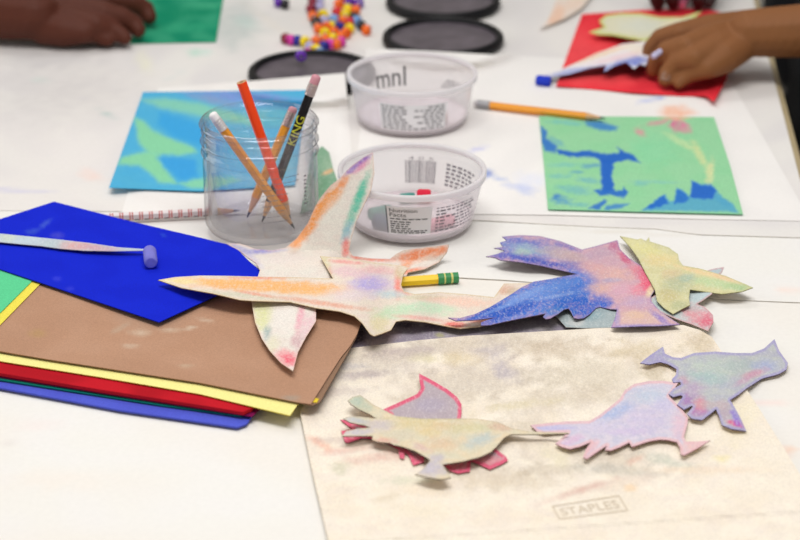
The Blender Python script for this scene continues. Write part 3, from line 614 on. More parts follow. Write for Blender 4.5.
def b3_h(x, y):
    body = .0062 + .0012 * noise.noise(Vector((x / 30, y / 22, 7)))
    low = sstep((600 - x) / 60) * sstep((y - 268) / 30)          # lower wing lifts towards its feathered edge
    up = sstep((570 - x) / 60) * sstep((278 - y) / 14)
    return body + .0075 * low + .004 * up + .0035 * sstep((y - 300) / 26) * sstep((x - 600) / 15)
B3 = [(502, 236.5), (520, 235), (540, 236), (560, 241), (577, 247.5), (582, 249.5), (596, 246), (612, 241.5), (617.5, 240), (620, 249), (629, 258), (643, 267), (652, 275), (657, 283), (655, 290), (651, 296), (651, 301), (661, 312), (680, 324.5), (660, 326), (640, 326.3), (611, 327.5), (615, 318), (617, 309.5), (610, 309), (600, 307), (596, 308), (590, 314), (584, 318), (578, 318.8), (574, 318), (571, 312), (568.5, 308.5), (564, 309.5), (558, 314), (550, 318.5), (546, 319), (543, 317), (545.5, 313.5), (530, 316.5),
      (505, 321.5), (490, 325), (481, 325.5), (481, 322.5), (487, 320), (496, 317.5), (475, 320), (456, 320.8), (448, 317.5), (460, 318), (475, 314), (490, 307), (510, 295), (522, 287), (534, 281.5), (550, 279), (568, 275.5), (577, 274), (562, 270.5), (540, 265.5), (520, 262), (500, 260), (495, 257.5), (486, 256.5), (497, 254), (505, 251), (499.5, 249), (494, 248), (503, 247), (500, 242.5), (507, 240.5)]
tag(sheet('bird_cutout', B3, 0, .0006, 1.15, zf=b3_h, base='#d2a8b0',
  blobs=[(528, 249, 48, 13, 8, '#7484c4', .97, .5), (515, 243, 34, 6, 0, '#6870bc', .7), (540, 262, 44, 5, 12, '#3c54b4', .9), (505, 256, 26, 4, 5, '#4058b8', .8), (528, 249, 26, 6, 10, '#9cb4c4', .85), (522, 252, 12, 4, 0, '#acc4b4', .7), (564, 255, 30, 8, 14, '#c4aca8', .9), (566, 246, 18, 3, 20, '#6a6cb8', .8), (575, 258, 12, 6, 10, '#c0a4a8', .8), (578, 266, 22, 6, 12, '#5a68b8', .8),
   (535, 299, 70, 20, -18, '#4a78cc', .99, .35), (500, 312, 50, 9, -18, '#2a58b8', .98, .4), (570, 290, 34, 16, 0, '#4374c8', .97, .45), (580, 308, 30, 12, 0, '#2a62c2', .97, .45), (548, 290, 40, 8, -20, '#6a90d4', .8), (556, 312, 20, 7, 0, '#3a7ac0', .7), (522, 297, 26, 5, -25, '#84a2dc', .8), (556, 296, 26, 2.5, -12, '#8fa8dc', .7), (500, 308, 26, 2, -22, '#7a9cdc', .7), (486, 322, 8, 3, 0, '#8a80b8', .7), (603, 302, 12, 8, 0, '#2c62c2', .9),
   (602, 262, 28, 10, -10, '#c9a4b0', .8), (600, 253, 22, 7, -10, '#b8a0b4', .7), (614, 246, 7, 8, 0, '#bb6a8e', .85), (625, 258, 12, 5, 42, '#cc5c7e', .9), (648, 280, 10, 15, 0, '#e85c78', .97, .5), (640, 272, 14, 8, 30, '#dc7088', .85), (636, 290, 10, 7, 0, '#e88496', .8), (612, 275, 26, 10, 0, '#dcb0a4', .8), (595, 268, 20, 6, 10, '#d8a8a4', .8), (600, 288, 16, 7, 0, '#e0b4a4', .85), (622, 290, 16, 8, 0, '#d8a8b8', .8), (612, 280, 12, 3, 0, '#9ea2c8', .6),
   (651, 290, 4, 9, 30, '#ead9b0', .97, .5), (640, 318, 34, 9, 0, '#dcbaae', .95, .5), (638, 302, 20, 7, 0, '#c4a8c4', .8), (660, 318, 16, 4, 38, '#9a84c0', .95), (645, 326, 44, 2.5, 0, '#a494c4', .9), (617, 318, 4, 12, 0, '#a494c4', .85), (636, 315, 12, 5, 0, '#e4c0a4', .7), (594, 318, 14, 4, 0, '#6a8ab8', .5)],
  edge=[('#7670b4', 1.0, .5)], mott=[('#c4a0b8', 9, .5)], rag=.22, ragscale=7, side='#5a4a66', back='#8a7c84'),
  'bright blue and pink bird cutout with feathered wings', 'paper cutout')

# ------------------------------------------------------------------ the small birds on the envelope
B7 = [(340, 419.5), (350, 421), (372, 427), (390, 415), (372, 413), (384, 409), (402, 401), (417, 394), (421, 388), (419.5, 381), (419, 373.5), (428, 378), (436, 382.5), (447, 389), (457, 397), (461.5, 404), (461.5, 412), (460, 425), (478, 432), (492, 446), (506, 456.5), (508, 460.5), (502, 464), (490, 469.5), (478, 464), (471, 461), (470, 471.5), (458, 473.5), (450, 471), (443, 464), (432, 455), (424, 458), (424, 462), (413, 465.5), (409, 456), (405, 451.5), (404, 459), (400, 458), (398, 449), (380, 440), (362, 438), (348, 443), (345, 442), (341, 431), (352, 429)]
env_top = lambda x, y: env_z(x, y)
tag(sheet('bird_cutout', B7, .0030, .0005, 1.1, zf=lambda x, y: env_z(x, y) + .0005 + .004 * sstep((415 - y) / 35), base='#b9aab0',
  edge=[('#e0607e', 4.2, .95)], blobs=[(345, 425, 8, 10, 0, '#d85a6c', .9), (350, 438, 12, 5, 0, '#d9596c', .9), (458, 467, 16, 8, 0, '#e27a88', .95), (490, 461, 17, 8, 0, '#e68a94', .9), (404, 455, 5, 8, 0, '#c86a76', .8), (415, 459, 9, 7, 0, '#d8586e', .9), (488, 461, 8, 3, 0, '#e8a0a8', .7), (430, 405, 20, 10, 0, '#b2a6b6', .9)],
  rag=.15, side='#8a2c44'),
  'grey lilac bird cutout rimmed in rose pink under the cream bird', 'paper cutout')
B6 = [(348, 400.5), (352, 397), (360, 395), (366, 399), (374, 405), (384, 410), (396, 416), (420, 418.5), (450, 418.6), (475, 418.5), (498, 422), (512, 428.5), (530, 431.5), (553, 432.2), (569, 432.6), (569, 433.6), (540, 434.3), (511, 434.4), (504, 438), (497, 446), (491, 452), (480, 457), (462, 461.5), (443, 464.4), (444, 467), (451, 477.5), (442, 479.5), (428, 477.5), (415, 474.5), (422, 470), (429, 462), (430, 460), (423, 455.5), (414, 450.5), (402, 446.5), (394, 445), (390, 443), (378, 442), (372, 440), (372.5, 436), (358, 436), (342, 436.2), (346, 431), (358, 428.5), (370, 427.5), (365, 425.5), (350, 422.5), (343, 418.5), (348, 416.5), (360, 416.5), (376, 418.5), (370, 414.5), (359, 409.5), (350.5, 404)]
tag(sheet('bird_cutout', B6, .0048, .0006, 1.1, zf=lambda x, y: env_z(x, y) + .0028 + .003 * sstep((375 - x) / 25) + .002 * sstep((y - 440) / 25) + .001 * noise.noise(Vector((x / 25, y / 18, 0))), base='#dfd2b6',
  blobs=[(362, 405, 16, 8, 35, '#bfc6b0', .9), (356, 401, 8, 5, 0, '#b6c4b4', .8), (355, 420, 16, 4, 8, '#bfc2c8', .9), (358, 432, 18, 4, -3, '#c9c2cc', .95), (380, 425, 16, 8, 0, '#c8bcc0', .85), (385, 440, 16, 4, 5, '#dfae9e', .85), (420, 424, 30, 6, 0, '#d8c490', .7), (428, 432, 16, 5, 0, '#dcc488', .6), (452, 426, 24, 6, 0, '#dcc09a', .7), (480, 440, 20, 8, -20, '#b8c4c4', .85), (470, 428, 30, 6, 0, '#cfcaa0', .7), (440, 444, 20, 8, 0, '#dcb898', .6),
   (500, 427, 16, 5, 10, '#d4b09a', .8), (430, 468, 20, 10, 0, '#c0b8c8', .95), (436, 458, 10, 6, 0, '#c2bac6', .8), (400, 435, 20, 6, 0, '#d4cab4', .8), (422, 448, 14, 4, 20, '#d8b0b0', .6), (425, 418.5, 60, 2, 0, '#c9c08a', .6)],
  edge=[('#b8a88c', .9, .5)], mott=[('#e4cca8', 10, .5), ('#c9cbb6', 16, .35)], rag=.3, ragscale=8, side='#5a4538'),
  'cream and grey bird cutout with split tail feathers on the envelope', 'paper cutout')
B8 = [(530.5, 425), (544, 423.5), (568, 421.3), (589, 421), (599, 415.5), (611, 406), (620, 398.5), (625, 390), (634, 384), (649, 381), (663, 380.8), (678, 383), (673, 391), (669, 396), (680, 407), (688, 417), (687.5, 424), (684, 437), (686, 441.5), (697, 441.5), (710, 440.5), (697, 448.5), (684, 455.5), (680.5, 454), (680, 448), (677, 442), (668, 440), (660, 439.5), (648, 441.5), (632, 447), (629, 442.5), (620, 447), (611, 450.5), (605, 450), (607, 445.5), (597, 452), (587, 459), (583, 457.5), (586, 449), (591, 442), (580, 446.5), (570, 449), (562, 447), (555.5, 443.5), (563, 437), (568, 432.2), (544, 434), (537, 431.5)]
tag(sheet('bird_cutout', B8, .0030, .0006, 1.1, zf=lambda x, y: env_z(x, y) + .0014 + .0008 * noise.noise(Vector((x / 30, y / 20, 3))) + .0012 * sstep((y - 425) / 20), base='#d3cbd8',
  edge=[('#e6b8ba', 3.0, .75)], blobs=[(555, 428, 30, 4, 0, '#b8b4dc', .8), (615, 412, 24, 8, -20, '#a8b8dc', .85), (600, 428, 26, 8, 0, '#cfc6dc', .7), (650, 396, 26, 10, 0, '#bcc8d8', .8), (645, 420, 30, 14, 0, '#cdbfdc', .6), (630, 432, 30, 5, 0, '#cbb6dc', .5), (665, 405, 16, 10, 0, '#c8c0dc', .8), (572, 440, 16, 5, -20, '#d8b4d0', .8), (590, 448, 14, 6, -40, '#e6b4b8', .8), (692, 446, 20, 7, -20, '#e8c0bc', .95), (680, 425, 10, 18, 0, '#e4bcc8', .7)],
  mott=[('#ded2dc', 6, .6), ('#bcbcd4', 9, .45)], rag=.2, ragscale=6, side='#9a6464'),
  'lavender bird cutout with pink outline in the middle of the envelope', 'paper cutout')
B9 = [(640, 363), (649, 356), (657, 350.5), (663, 346.5), (665, 353.5), (673, 357.2), (681, 358), (694, 353), (715, 351.5), (735, 353), (752, 353), (764, 348.5), (774.5, 339), (779, 350.5), (788, 363), (786.5, 369.5), (779, 374), (762, 378.5), (747, 388), (738, 395), (730, 400), (734, 406), (740, 417), (746.5, 431), (732, 429), (722, 425), (719, 416), (716, 409), (710, 414), (702, 420), (692, 418.5), (687, 414), (693, 406.5), (692, 405.5), (684, 409.5), (677, 404.5), (683, 396.5), (681, 395), (673, 397), (668.5, 394), (673, 389), (681, 384.5), (680.5, 382), (673, 382.5), (672, 379), (676, 375), (676.5, 369), (668, 364), (660, 362), (649, 364.5)]
tag(sheet('bird_cutout', B9, .0034, .0006, 1.1, zf=lambda x, y: .0032 - .0036 * sstep((x - 728) / 40) + .001 * sstep((y - 395) / 30) + .0012 * sstep((670 - x) / 25) + .0008 * noise.noise(Vector((x / 30, y / 20, 3))), base='#b9bbbf',
  edge=[('#a69ec8', 2.8, .75)], blobs=[(655, 358, 18, 7, 0, '#a8a0c4', .95), (715, 368, 34, 12, 0, '#bcc8bc', .8), (710, 378, 24, 8, 10, '#a4bebc', .7), (740, 365, 24, 8, -5, '#b0bcb8', .8), (765, 366, 16, 8, 0, '#a4accc', .8), (754, 374, 16, 5, -20, '#d098a8', .85), (745, 380, 14, 4, -30, '#c8a0b8', .7), (692, 390, 16, 10, 0, '#bca0bc', .7), (685, 400, 14, 8, 0, '#a478b0', .9), (698, 412, 14, 7, 0, '#b078b0', .9), (700, 404, 9, 8, 0, '#d88898', .85), (725, 412, 8, 14, -20, '#b8a4b0', .95), (738, 424, 12, 4, 15, '#dc5c8c', .98, .5), (736, 418, 5, 12, -22, '#8a70d0', .9), (715, 405, 20, 6, 0, '#c4b0b0', .7), (672, 378, 6, 6, 0, '#9a9cd0', .8), (683, 380, 8, 5, 0, '#c89ab0', .7)],
  mott=[('#c0c2ba', 8, .6), ('#a8a4c0', 14, .35)], rag=.22, ragscale=7, side='#54406c'),
  'grey violet bird cutout at the right corner of the envelope', 'paper cutout')

# ================================================================== PENCILS
def pencil_body(A, B, r, colfn, seg=6, n=40, tw=0):
    ax = (B - A).normalized(); L = (B - A).length
    R = Vector((0, 0, 1)).rotation_difference(ax).to_matrix()
    bm = bmesh.new(); lay = bm.loops.layers.float_color.new('Col'); rings = []
    for k in range(n + 1):
        rings.append([bm.verts.new(A + ax * (L * k / n) + R @ Vector((r * math.cos(2 * math.pi * i / seg + tw), r * math.sin(2 * math.pi * i / seg + tw), 0))) for i in range(seg)])
    fs = []
    for k in range(n):
        for i in range(seg):
            f = bm.faces.new((rings[k][i], rings[k][(i+1) % seg], rings[k+1][(i+1) % seg], rings[k+1][i])); fs.append((f, (k + .5) / n, i))
    f0 = bm.faces.new(rings[0][::-1]); f1 = bm.faces.new(rings[-1])
    for f, t, i in fs:
        c = lin(colfn(t, i))
        for l in f.loops: l[lay] = (*c, 1)
    for f in (f0, f1):
        for l in f.loops: l[lay] = (*lin('#c9986a'), 1)
    me = bpy.data.meshes.new('pencil'); bmesh.ops.recalc_face_normals(bm, faces=bm.faces); bm.to_mesh(me); bm.free()
    return me
def pencil(label, A, B, r=.0036, body=lambda t, i: '#f0a020', ferrule=None, eraser=None, fl=.014, el=.007, tip=True, seg=6, core=False, name='pencil', group=None, tipcol=None, n=40):
    """A = blunt end, B = point"""
    ax = (B - A).normalized()
    e = tag(empty(name, (A + B) / 2), label, 'pencil', group)
    s = A.copy()
    if eraser:
        pr = [(0, 0), (r * .55, .0002), (r * .85, .0009), (r * .96, .002), (r * .96, el), (0, el)]
        link('eraser', mesh_of(lathe(pr, s, 20, ax)), plain('eraser_rubber', eraser, .7), e); s = s + ax * el
    if ferrule:
        pr = [(0, 0), (r * 1.03, 0)]
        for k in range(4):
            z = fl * (.12 + .2 * k); pr += [(r * 1.05, z), (r * .97, z + fl * .05), (r * 1.05, z + fl * .1)]
        pr += [(r * 1.05, fl), (0, fl)]
        link('ferrule', mesh_of(lathe(pr, s, 24, ax)), ferrule if not isinstance(ferrule, str) else plain('ferrule_paint', ferrule, .3, metal=.3), e); s = s + ax * fl
    eb = B - ax * (.018 if tip else 0)
    link('body', pencil_body(s, eb, r, body, seg, n), M['enamel'], e)
    if core:
        link('lead_core', mesh_of(lathe([(0, -.0002), (.0011, -.0002), (.0011, .001), (0, .001)], s, 16, ax)), M['lead'], e)
    if tip:
        link('cut_point', mesh_of(lathe([(0, 0), (r * .96, 0), (r * .33, .0125), (0, .0125)], eb, 20, ax)), M['wood'], e)
        link('lead', mesh_of(lathe([(0, .0125), (r * .33, .0125), (r * .08, .0178), (0, .018)], eb, 16, ax)), M['lead'] if not tipcol else plain('coloured_lead', tipcol, .5), e)
    return e, s, eb
# far orange pencil
za = Z1 + .0036 + .0006
pencil('orange pencil lying left of the green painting, point to its edge', P(474, 103.5, za), P(606, 118.5, za + .0018), .0037, lambda t, i: '#ef9c2c', plain('grey_ferrule', '#a9a8ab', .35, metal=.7), '#c9c3c4', fl=.012, el=.004)
# yellow pencil with green ferrule end under the cream bird
pa, pb = P(458, 277.5, .0052), P(397, 281.8, .0054)
ypen = tag(empty('pencil', (pa + pb) / 2), 'yellow pencil with banded green ferrule poking out from the cream bird', 'pencil')
ax = (pb - pa).normalized()
link('body', pencil_body(pa + ax * .0155, pb, .0039, lambda t, i: '#ffd414', 6, 20), M['enamel'], ypen)
def gf(t, i): return '#3d8f55' if not (.28 < t < .36 or .62 < t < .70) else '#d9d27a'
link('ferrule', pencil_body(pa, pa + ax * .0155, .0041, gf, 16, 30), M['enamel'], ypen)
# red and white pencil behind the jar
def rw(t, i):
    k = t * 13; fr = k % 1
    if fr < .16 or .3 < fr < .4: return '#b8453c'
    if i in (2, 5) and fr > .5: return '#4a3a42'
    return '#e6dcdc' if i % 2 else '#cfc4c8'
e, s, eb = pencil('red and white ringed pencil lying behind the jar', P(90, 218.5, .0066), P(240, 210.5, .0066), .0034, rw, None, None, tip=True, n=104)
# four pencils standing in the jar
JC = P(262.5, 231.5, 0)
def jt(x, y, dy): return RY(x, y, JC.y + dy)
def jb(x, y): return P(x, y, .0105)
pencil('orange yellow pencil with white end leaning left in the jar', jt(211.5, 113, -.020), jb(295, 229), .0036, lambda t, i: '#e89a34', '#dcd8d8', '#f0ecec', fl=.010, el=.006)
e, s, eb = pencil('bright orange red pencil with a blunt end in the jar', jt(241.5, 82, -.002), jb(291, 221), .0040, lambda t, i: '#ff4a0c', None, None, seg=12, core=True)
pencil('yellow pencil with silver ferrule and pink eraser in the jar', jt(294, 107, .020), jb(247, 218), .0036, lambda t, i: '#e9a031', M['steel'], '#c48c94', fl=.012, el=.004)
bA, bB = jt(317, 75, .008), jb(262, 222)
e, s, eb = pencil('black pencil with yellow lettering and pink eraser in the jar', bA, bB, .0038, lambda t, i: '#0c0b0d', M['steel'], '#cf8f9a', fl=.010, el=.007)
axb = (bB - bA).normalized()
cam_dir = (Vector((0, 0, T + H)) - bA).normalized()
side_v = axb.cross(cam_dir).normalized(); out_v = side_v.cross(axb).normalized()
bm = bmesh.new()
def pt(u, v):   # text runs upwards along the pencil
    a = (v - .5) * .0064; off = math.sqrt(max(0, .0039 ** 2 - a * a))
    return s + axb * (.041 - .024 * u) + side_v * a * 1.0 + out_v * (off + .0002)
text_bm('KING', pt, bm, sub=1)
bbox_me = mesh_of(bm, False)
link('lettering', bbox_me, plain('yellow_print', '#d6d83a', .5), e)

# ================================================================== JAR
jr = .0462
j = tag(empty('glass_jar', JC + Vector((0, 0, .0046))), 'clear glass jar holding four pencils', 'jar')
def ridge(z, r0, a, w): return [(r0, z - w), (r0 + a * .7, z - w * .6), (r0 + a, z), (r0 + a * .7, z + w * .6), (r0, z + w)]
prof = [(0, 0), (jr * .80, 0), (jr * .90, .0015), (jr * .96, .006), (jr * .97, .014), (jr * .965, .055), (jr * .955, .060)] + ridge(.0645, jr * .945, .0022, .0022) + ridge(.0735, jr * .94, .0026, .0020) + ridge(.0815, jr * .94, .0016, .0016) + ridge(.0872, jr * .955, .0022, .0018) + [
        (jr * .965, .0898), (jr * .94, .0902), (jr * .915, .0885), (jr * .905, .082), (jr * .895, .068), (jr * .905, .012), (jr * .86, .0062), (jr * .6, .005), (0, .0048)]
bmj = lathe(prof, JC + Vector((0, 0, .0046)), 96)
link('jar_wall', mesh_of(bmj, ang=60), M['glass'], j)
bm = bmesh.new()
def jw(ang0, ang1, z0, z1, rr=jr * .972):
    def f(u, v):
        a = math.radians(ang0 + (ang1 - ang0) * u)
        return JC + Vector((rr * math.sin(a), -rr * math.cos(a), .0046 + z0 + (z1 - z0) * v))
    return f
g = jw(5, 50, .018, .060)
random.seed(3)
for row in range(9):
    v = .92 - row * .105; u = 0
    while u < (.9 if row < 2 else .5):
        w_ = random.uniform(.04, .12); bar_bm(bm, g, u, min(u + w_, 1), v, v + .012, 2); u += w_ + .03
g2 = jw(50, 56, .03, .056)
for k in range(8): bar_bm(bm, g2, .2, .8, k / 8, k / 8 + .05, 1)
link('printed_text', mesh_of(bm, False), M['print_soft'], j)

# ================================================================== TUBS
def tub(name, cx, cy, label, r=.0475):
    z0 = .0050
    C_ = P(cx, cy, z0); R, h = .0580, .043
    t = tag(empty(name, C_), label, 'tub', 'plastic deli tubs')
    pr = [(0, .0010), (r * .88, .0010), (r * .90, 0), (r * .97, 0), (r, .0012), (r * 1.02, .003), (R * .955, h * .80), (R * .965, h * .86), (R * .985, h * .88), (R * .99, h * .93), (R * .992, h - .002)]
    inner = [(R * .955, h - .002), (R * .945, h * .88), (R * .935, h * .80), (r * .99, .003), (r * .95, .0018), (0, .0018)]
    link('wall', mesh_of(lathe(pr[:], C_, 96), ang=60), M['tub'], t)
    rim = [(R * .985, h - .0042), (R * 1.008, h - .0042), (R * 1.012, h - .0008), (R * 1.008, h + .0004), (R * .985, h + .0008), (R * .95, h + .0004), (R * .945, h - .0020)]
    link('rim', mesh_of(lathe(rim, C_, 96, closed=True), ang=80), M['tubrim'], t)
    link('chalk_residue', mesh_of(lathe([(0, .0021), (r * .93, .0021), (r * .975, .0034), (r * .985, .0060)], C_, 72)), M['dust'], t)
    def wall(a0, a1, z0_, z1_, out=1, off=.0003):
        def f(u, v):
            a = math.radians(a0 + (a1 - a0) * u); z = z0_ + (z1_ - z0_) * v
            rr = r * 1.02 + (R * .955 - r * 1.02) * (z - .003) / (h * .80 - .003) + out * off
            return C_ + Vector((rr * math.sin(a), -rr * math.cos(a), z))
        return f
    return t, C_, wall
near, NC, nw = tub('plastic_tub', 412, 219.5, 'near milky plastic tub with nutrition label, touched by the raised wing')
def panel(t, w, name='label_panel', mat='label', n=14):
    bm = bmesh.new(); bar_bm(bm, w, 0, 1, 0, 1, n); return link(name, mesh_of(bm, True), M[mat], t)
# front label: white facts panel, table of figures to its right
L1 = nw(-22, 16, .0085, .0335, 1, .0002); panel(near, L1)
bm = bmesh.new(); T1 = nw(-22, 16, .0085, .0335, 1, .00045)
text_bm('Nutrition', lambda u, v: T1(.08 + .60 * u, .80 + .13 * v), bm)
text_bm('Facts', lambda u, v: T1(.08 + .36 * u, .64 + .13 * v), bm)
random.seed(5)
for k, v in enumerate((.54, .44, .36, .28, .20, .12, .05)):
    u = .08
    while u < (.9 if k in (0, 5, 6) else .5):
        w_ = random.uniform(.05, .13); bar_bm(bm, T1, u, min(u + w_, .92), v, v + .034, 2); u += w_ + .03
bar_bm(bm, T1, 0, .02, 0, 1, 1)
link('label_print', mesh_of(bm, False), M['print'], near)
bm = bmesh.new(); T2 = nw(19, 68, .0085, .0335, 1, .0003)
for k in range(8):
    v = .04 + k * .12; u = .02
    while u < .95:
        w_ = random.uniform(.04, .10)
        if not (k in (2, 3, 5) and .2 < u < .34) and not (k > 2 and u > .8): bar_bm(bm, T2, u, min(u + w_, .97), v, v + (.06 if k != 7 else .035), 3)
        u += w_ + .025
link('label_print', mesh_of(bm, False), M['print_soft'], near)
# far side, seen through the opening: bar code and small print
bm = bmesh.new(); T3 = nw(180 + 6, 180 - 22, .0115, .033, -1, .0006); u = 0
while u < 1:
    w_ = random.choice((.012, .02, .03)); bar_bm(bm, T3, u, min(1, u + w_), .0, .85, 1); u += w_ + random.choice((.015, .025))
text_bm('4 0 5', lambda u, v: T3(.1 + .8 * u, .88 + .1 * v), bm)
link('bar_code', mesh_of(bm, False), M['print_soft'], near)
bm = bmesh.new(); T4 = nw(180 - 32, 180 - 68, .012, .032, -1, .0006)
for k in range(6):
    u = 0
    while u < .9: w_ = random.uniform(.08, .16); bar_bm(bm, T4, u, u + w_, k * .16, k * .16 + .09, 2); u += w_ + .05
link('label_print', mesh_of(bm, False), M['print_soft'], near)

far, FC, fw = tub('plastic_tub', 412, 117.5, 'far milky plastic tub, out of focus beside the dark lids', .049)
L1 = fw(-32, 34, .0060, .0310, 1, .0002); panel(far, L1)
bm = bmesh.new(); T1 = fw(-32, 34, .0060, .0310, 1, .00045)
for k in range(8):
    v = .04 + k * .12; u = .03
    while u < .95:
        w_ = random.uniform(.04, .10)
        if not (.36 < u < .5 and k > 1) and not (.5 < u < .62 and k % 2): bar_bm(bm, T1, u, min(u + w_, .97), v, v + .055, 2)
        u += w_ + .025
link('label_print', mesh_of(bm, False), M['print_soft'], far)
bm = bmesh.new(); T3 = fw(180 + 38, 180 + 6, .013, .031, -1, .0006)
text_bm('mnI', T3, bm, sub=1)
link('label_print', mesh_of(bm, False), M['print'], far)
bm = bmesh.new(); T4 = fw(180 - 32, 180 - 60, .014, .024, -1, .0006)
for k in range(3):
    u = .1 * k
    while u < .9: w_ = random.uniform(.08, .16); bar_bm(bm, T4, u, u + w_, k * .3, k * .3 + .18, 2); u += w_ + .06
link('label_print', mesh_of(bm, False), M['print_soft'], far)

# ------------------------------------------------------------------ chalk stubs
def stub(A, B, r, col, label, col2=None, name='pastel_stick'):
    L = (B - A).length
    pr = [(0, 0), (r * .75, .0002), (r * .95, .0012), (r, .003), (r, L - .002), (r * .9, L - .0004), (0, L)]
    me = mesh_of(lathe(pr, A, 28, B - A))
    o = link(name, me, plain('chalk_pastel', col, .9, noise_amt=.18, scale=250, bump=.3))
    return tag(o, label, 'pastel')
def in_tub(C_, dx, dy, dz=0): return C_ + Vector((dx, dy, .0022 + dz))
stub(P(151, 263, .0222) , P(149.5, 250.5, .0222), .0050, '#7a78cc', 'short lavender pastel stub on the royal blue sheet')
stub(P(536, 80, Z1 + .0052), P(551, 81.5, Z1 + .0052), .0050, '#1c38c0', 'blue pastel stub beside the red sheet corner')
r_ = .0058
stub(in_tub(NC, -.030, -.020, r_), in_tub(NC, -.002, -.033, r_), r_, '#4a6078', 'slate blue pastel stub lying at the front of the near tub')
stub(in_tub(NC, -.034, -.005, r_ - .0012), in_tub(NC, -.017, .004, r_ - .0012), .0046, '#5f9a90', 'teal pastel stub at the left inside the near tub')
stub(in_tub(NC, .008, -.031, r_ - .001), in_tub(NC, .032, -.016, r_ - .001), .0048, '#dd8fa0', 'pink pastel stub at the right inside the near tub')
stub(in_tub(NC, .004, .030, r_), in_tub(NC, .0155, .029, r_), .0056, '#d8203e', 'crimson pastel stub at the back of the near tub')
stub(in_tub(NC, -.010, .027, r_ - .0012), in_tub(NC, .0025, .030, r_ - .0012), .0040, '#3f8f84', 'small green pastel stub touching the crimson one')
stub(in_tub(FC, -.026, -.020, r_), in_tub(FC, -.008, -.032, r_), .0055, '#8a86c0', 'violet pastel stub inside the far tub')
stub(in_tub(FC, .004, -.031, r_), in_tub(FC, .030, -.018, r_), .0055, '#b58c86', 'dusty brown pastel stub inside the far tub')
stub(P(652.5, 57, .0335), P(667, 47, .0385), .0028, '#c4c0e0', 'thin pale lilac pastel held between fingers of the right hand')

# ------------------------------------------------------------------ black lids
def lid(cx, cy, label):
    z0 = .0036; C_ = P(cx, cy, z0)
    t = tag(empty('tub_lid', C_), label, 'lid', 'dark plastic tub lids'); R = LR
    pr = [(R * .87, .0045), (R * .88, .0078), (R * .905, .0088), (R * .96, .0086), (R * .992, .0068), (R, .003), (R * .985, 0), (R * .93, 0), (R * .92, .0030)]
    link('rim', mesh_of(lathe(pr, C_, 72, closed=True), ang=60), M['black'], t)
    link('lid_panel', mesh_of(lathe([(0, .0030), (R * .89, .0030), (R * .885, .0040), (R * .84, .0044), (R * .5, .0041), (0, .0041)], C_, 72)), M['lidtop'], t)
lid(312, 77, 'dark round tub lid half covered by white paper behind the jar')
lid(443, 42, 'dark round tub lid right behind the far tub')
lid(443, 5.5, 'dark round tub lid cut by the top edge of the photo')

# ------------------------------------------------------------------ beads
BC = {'purple': '#6a2cb0', 'black': '#141018', 'dark red': '#8a1030', 'pale lilac': '#b9b4e0', 'yellow': '#fbdc10', 'orange': '#f86c10', 'navy blue': '#1a1c90', 'light blue': '#7aa6e0', 'red': '#d8202c', 'magenta': '#dc38a8'}
BL = [(278, 2, 'purple'), (285, 4, 'black'), (312, 2, 'dark red'), (320, 0, 'pale lilac'), (319, 8, 'pale lilac'), (311, 9, 'dark red'), (323, 14.5, 'yellow'), (313, 16, 'orange'), (316, 22, 'black'), (318, 28.5, 'orange'), (325, 33, 'yellow'), (334, 32, 'orange'), (333, 38.5, 'yellow'), (341, 36, 'orange'),
      (339.5, 27, 'navy blue'), (334, 19.5, 'light blue'), (337, 12, 'red'), (339, 4, 'orange'), (345.5, 15, 'yellow'), (343, 21, 'orange'), (350, 2, 'purple'), (359, 3, 'purple'), (356, 10, 'orange'), (354, 17, 'black'), (349.5, 28.5, 'yellow'), (357, 21, 'light blue'), (361.5, 25.5, 'black'), (366.5, 30, 'orange'), (316, 41, 'orange'),
      (324, 46, 'navy blue'), (331, 44, 'magenta'), (316, 49.5, 'yellow'), (308, 53.5, 'magenta'), (301, 56, 'purple'), (305, 41.5, 'yellow'), (297.5, 40.5, 'navy blue'), (291, 40, 'magenta'), (285.5, 38.5, 'dark red'), (348, 9, 'yellow'), (312, -6, 'black'), (319, -8, 'magenta'), (343, -4, 'red'), (351, -6, 'orange'), (357, -5, 'navy blue'), (331, 26, 'yellow'), (327, 27, 'orange'), (337, 44, 'orange'), (349, 22, 'red'), (324, 21, 'pale lilac'), (346, 33, 'orange'), (320, 53, 'light blue'), (310, 47, 'pale lilac'), (280, -5, 'magenta'), (325, 39.5, 'orange'), (341, 42, 'magenta')]
protos = {}
bm0 = lathe([(.0018, -.0032), (.0036, -.0034), (.0045, -.0018), (.0047, 0), (.0045, .0018), (.0036, .0034), (.0018, .0032)], (0, 0, 0), 18, closed=True)
bead_me = mesh_of(bm0, ang=70)
random.seed(11)
for (x, y, c) in BL:
    if y < -4.5: continue
    if c not in protos:
        me = bead_me.copy(); me.materials.append(plain('glossy_' + c.replace(' ', '_') + '_bead', BC[c], .25)); 
        o = bpy.data.objects.new('pony_bead', me); protos[c] = o
    else: o = protos[c].copy()
    COL.objects.link(o)
    onlid = (P(x, y) - P(312, 77)).length < LR + .006
    o.location = P(x, y, (.0036 + .0090 + .0056) if onlid else .0016 + .0057)
    o.scale = (1.18, 1.18, 1.18)
    o.rotation_euler = (math.pi / 2 + random.uniform(-.05, .05), 0, random.uniform(0, 3.1))
    if onlid: tag(o, c + ' pony bead resting on the rim of the half covered dark lid', 'bead', 'pony beads on the dark lid')
    elif x < 288 and y < 10: tag(o, c + ' pony bead lying apart left of the heap at the top edge', 'bead', 'stray pony beads')
    else: tag(o, c + ' pony bead in the loose heap behind the half covered lid', 'bead', 'pony beads in the colourful heap')

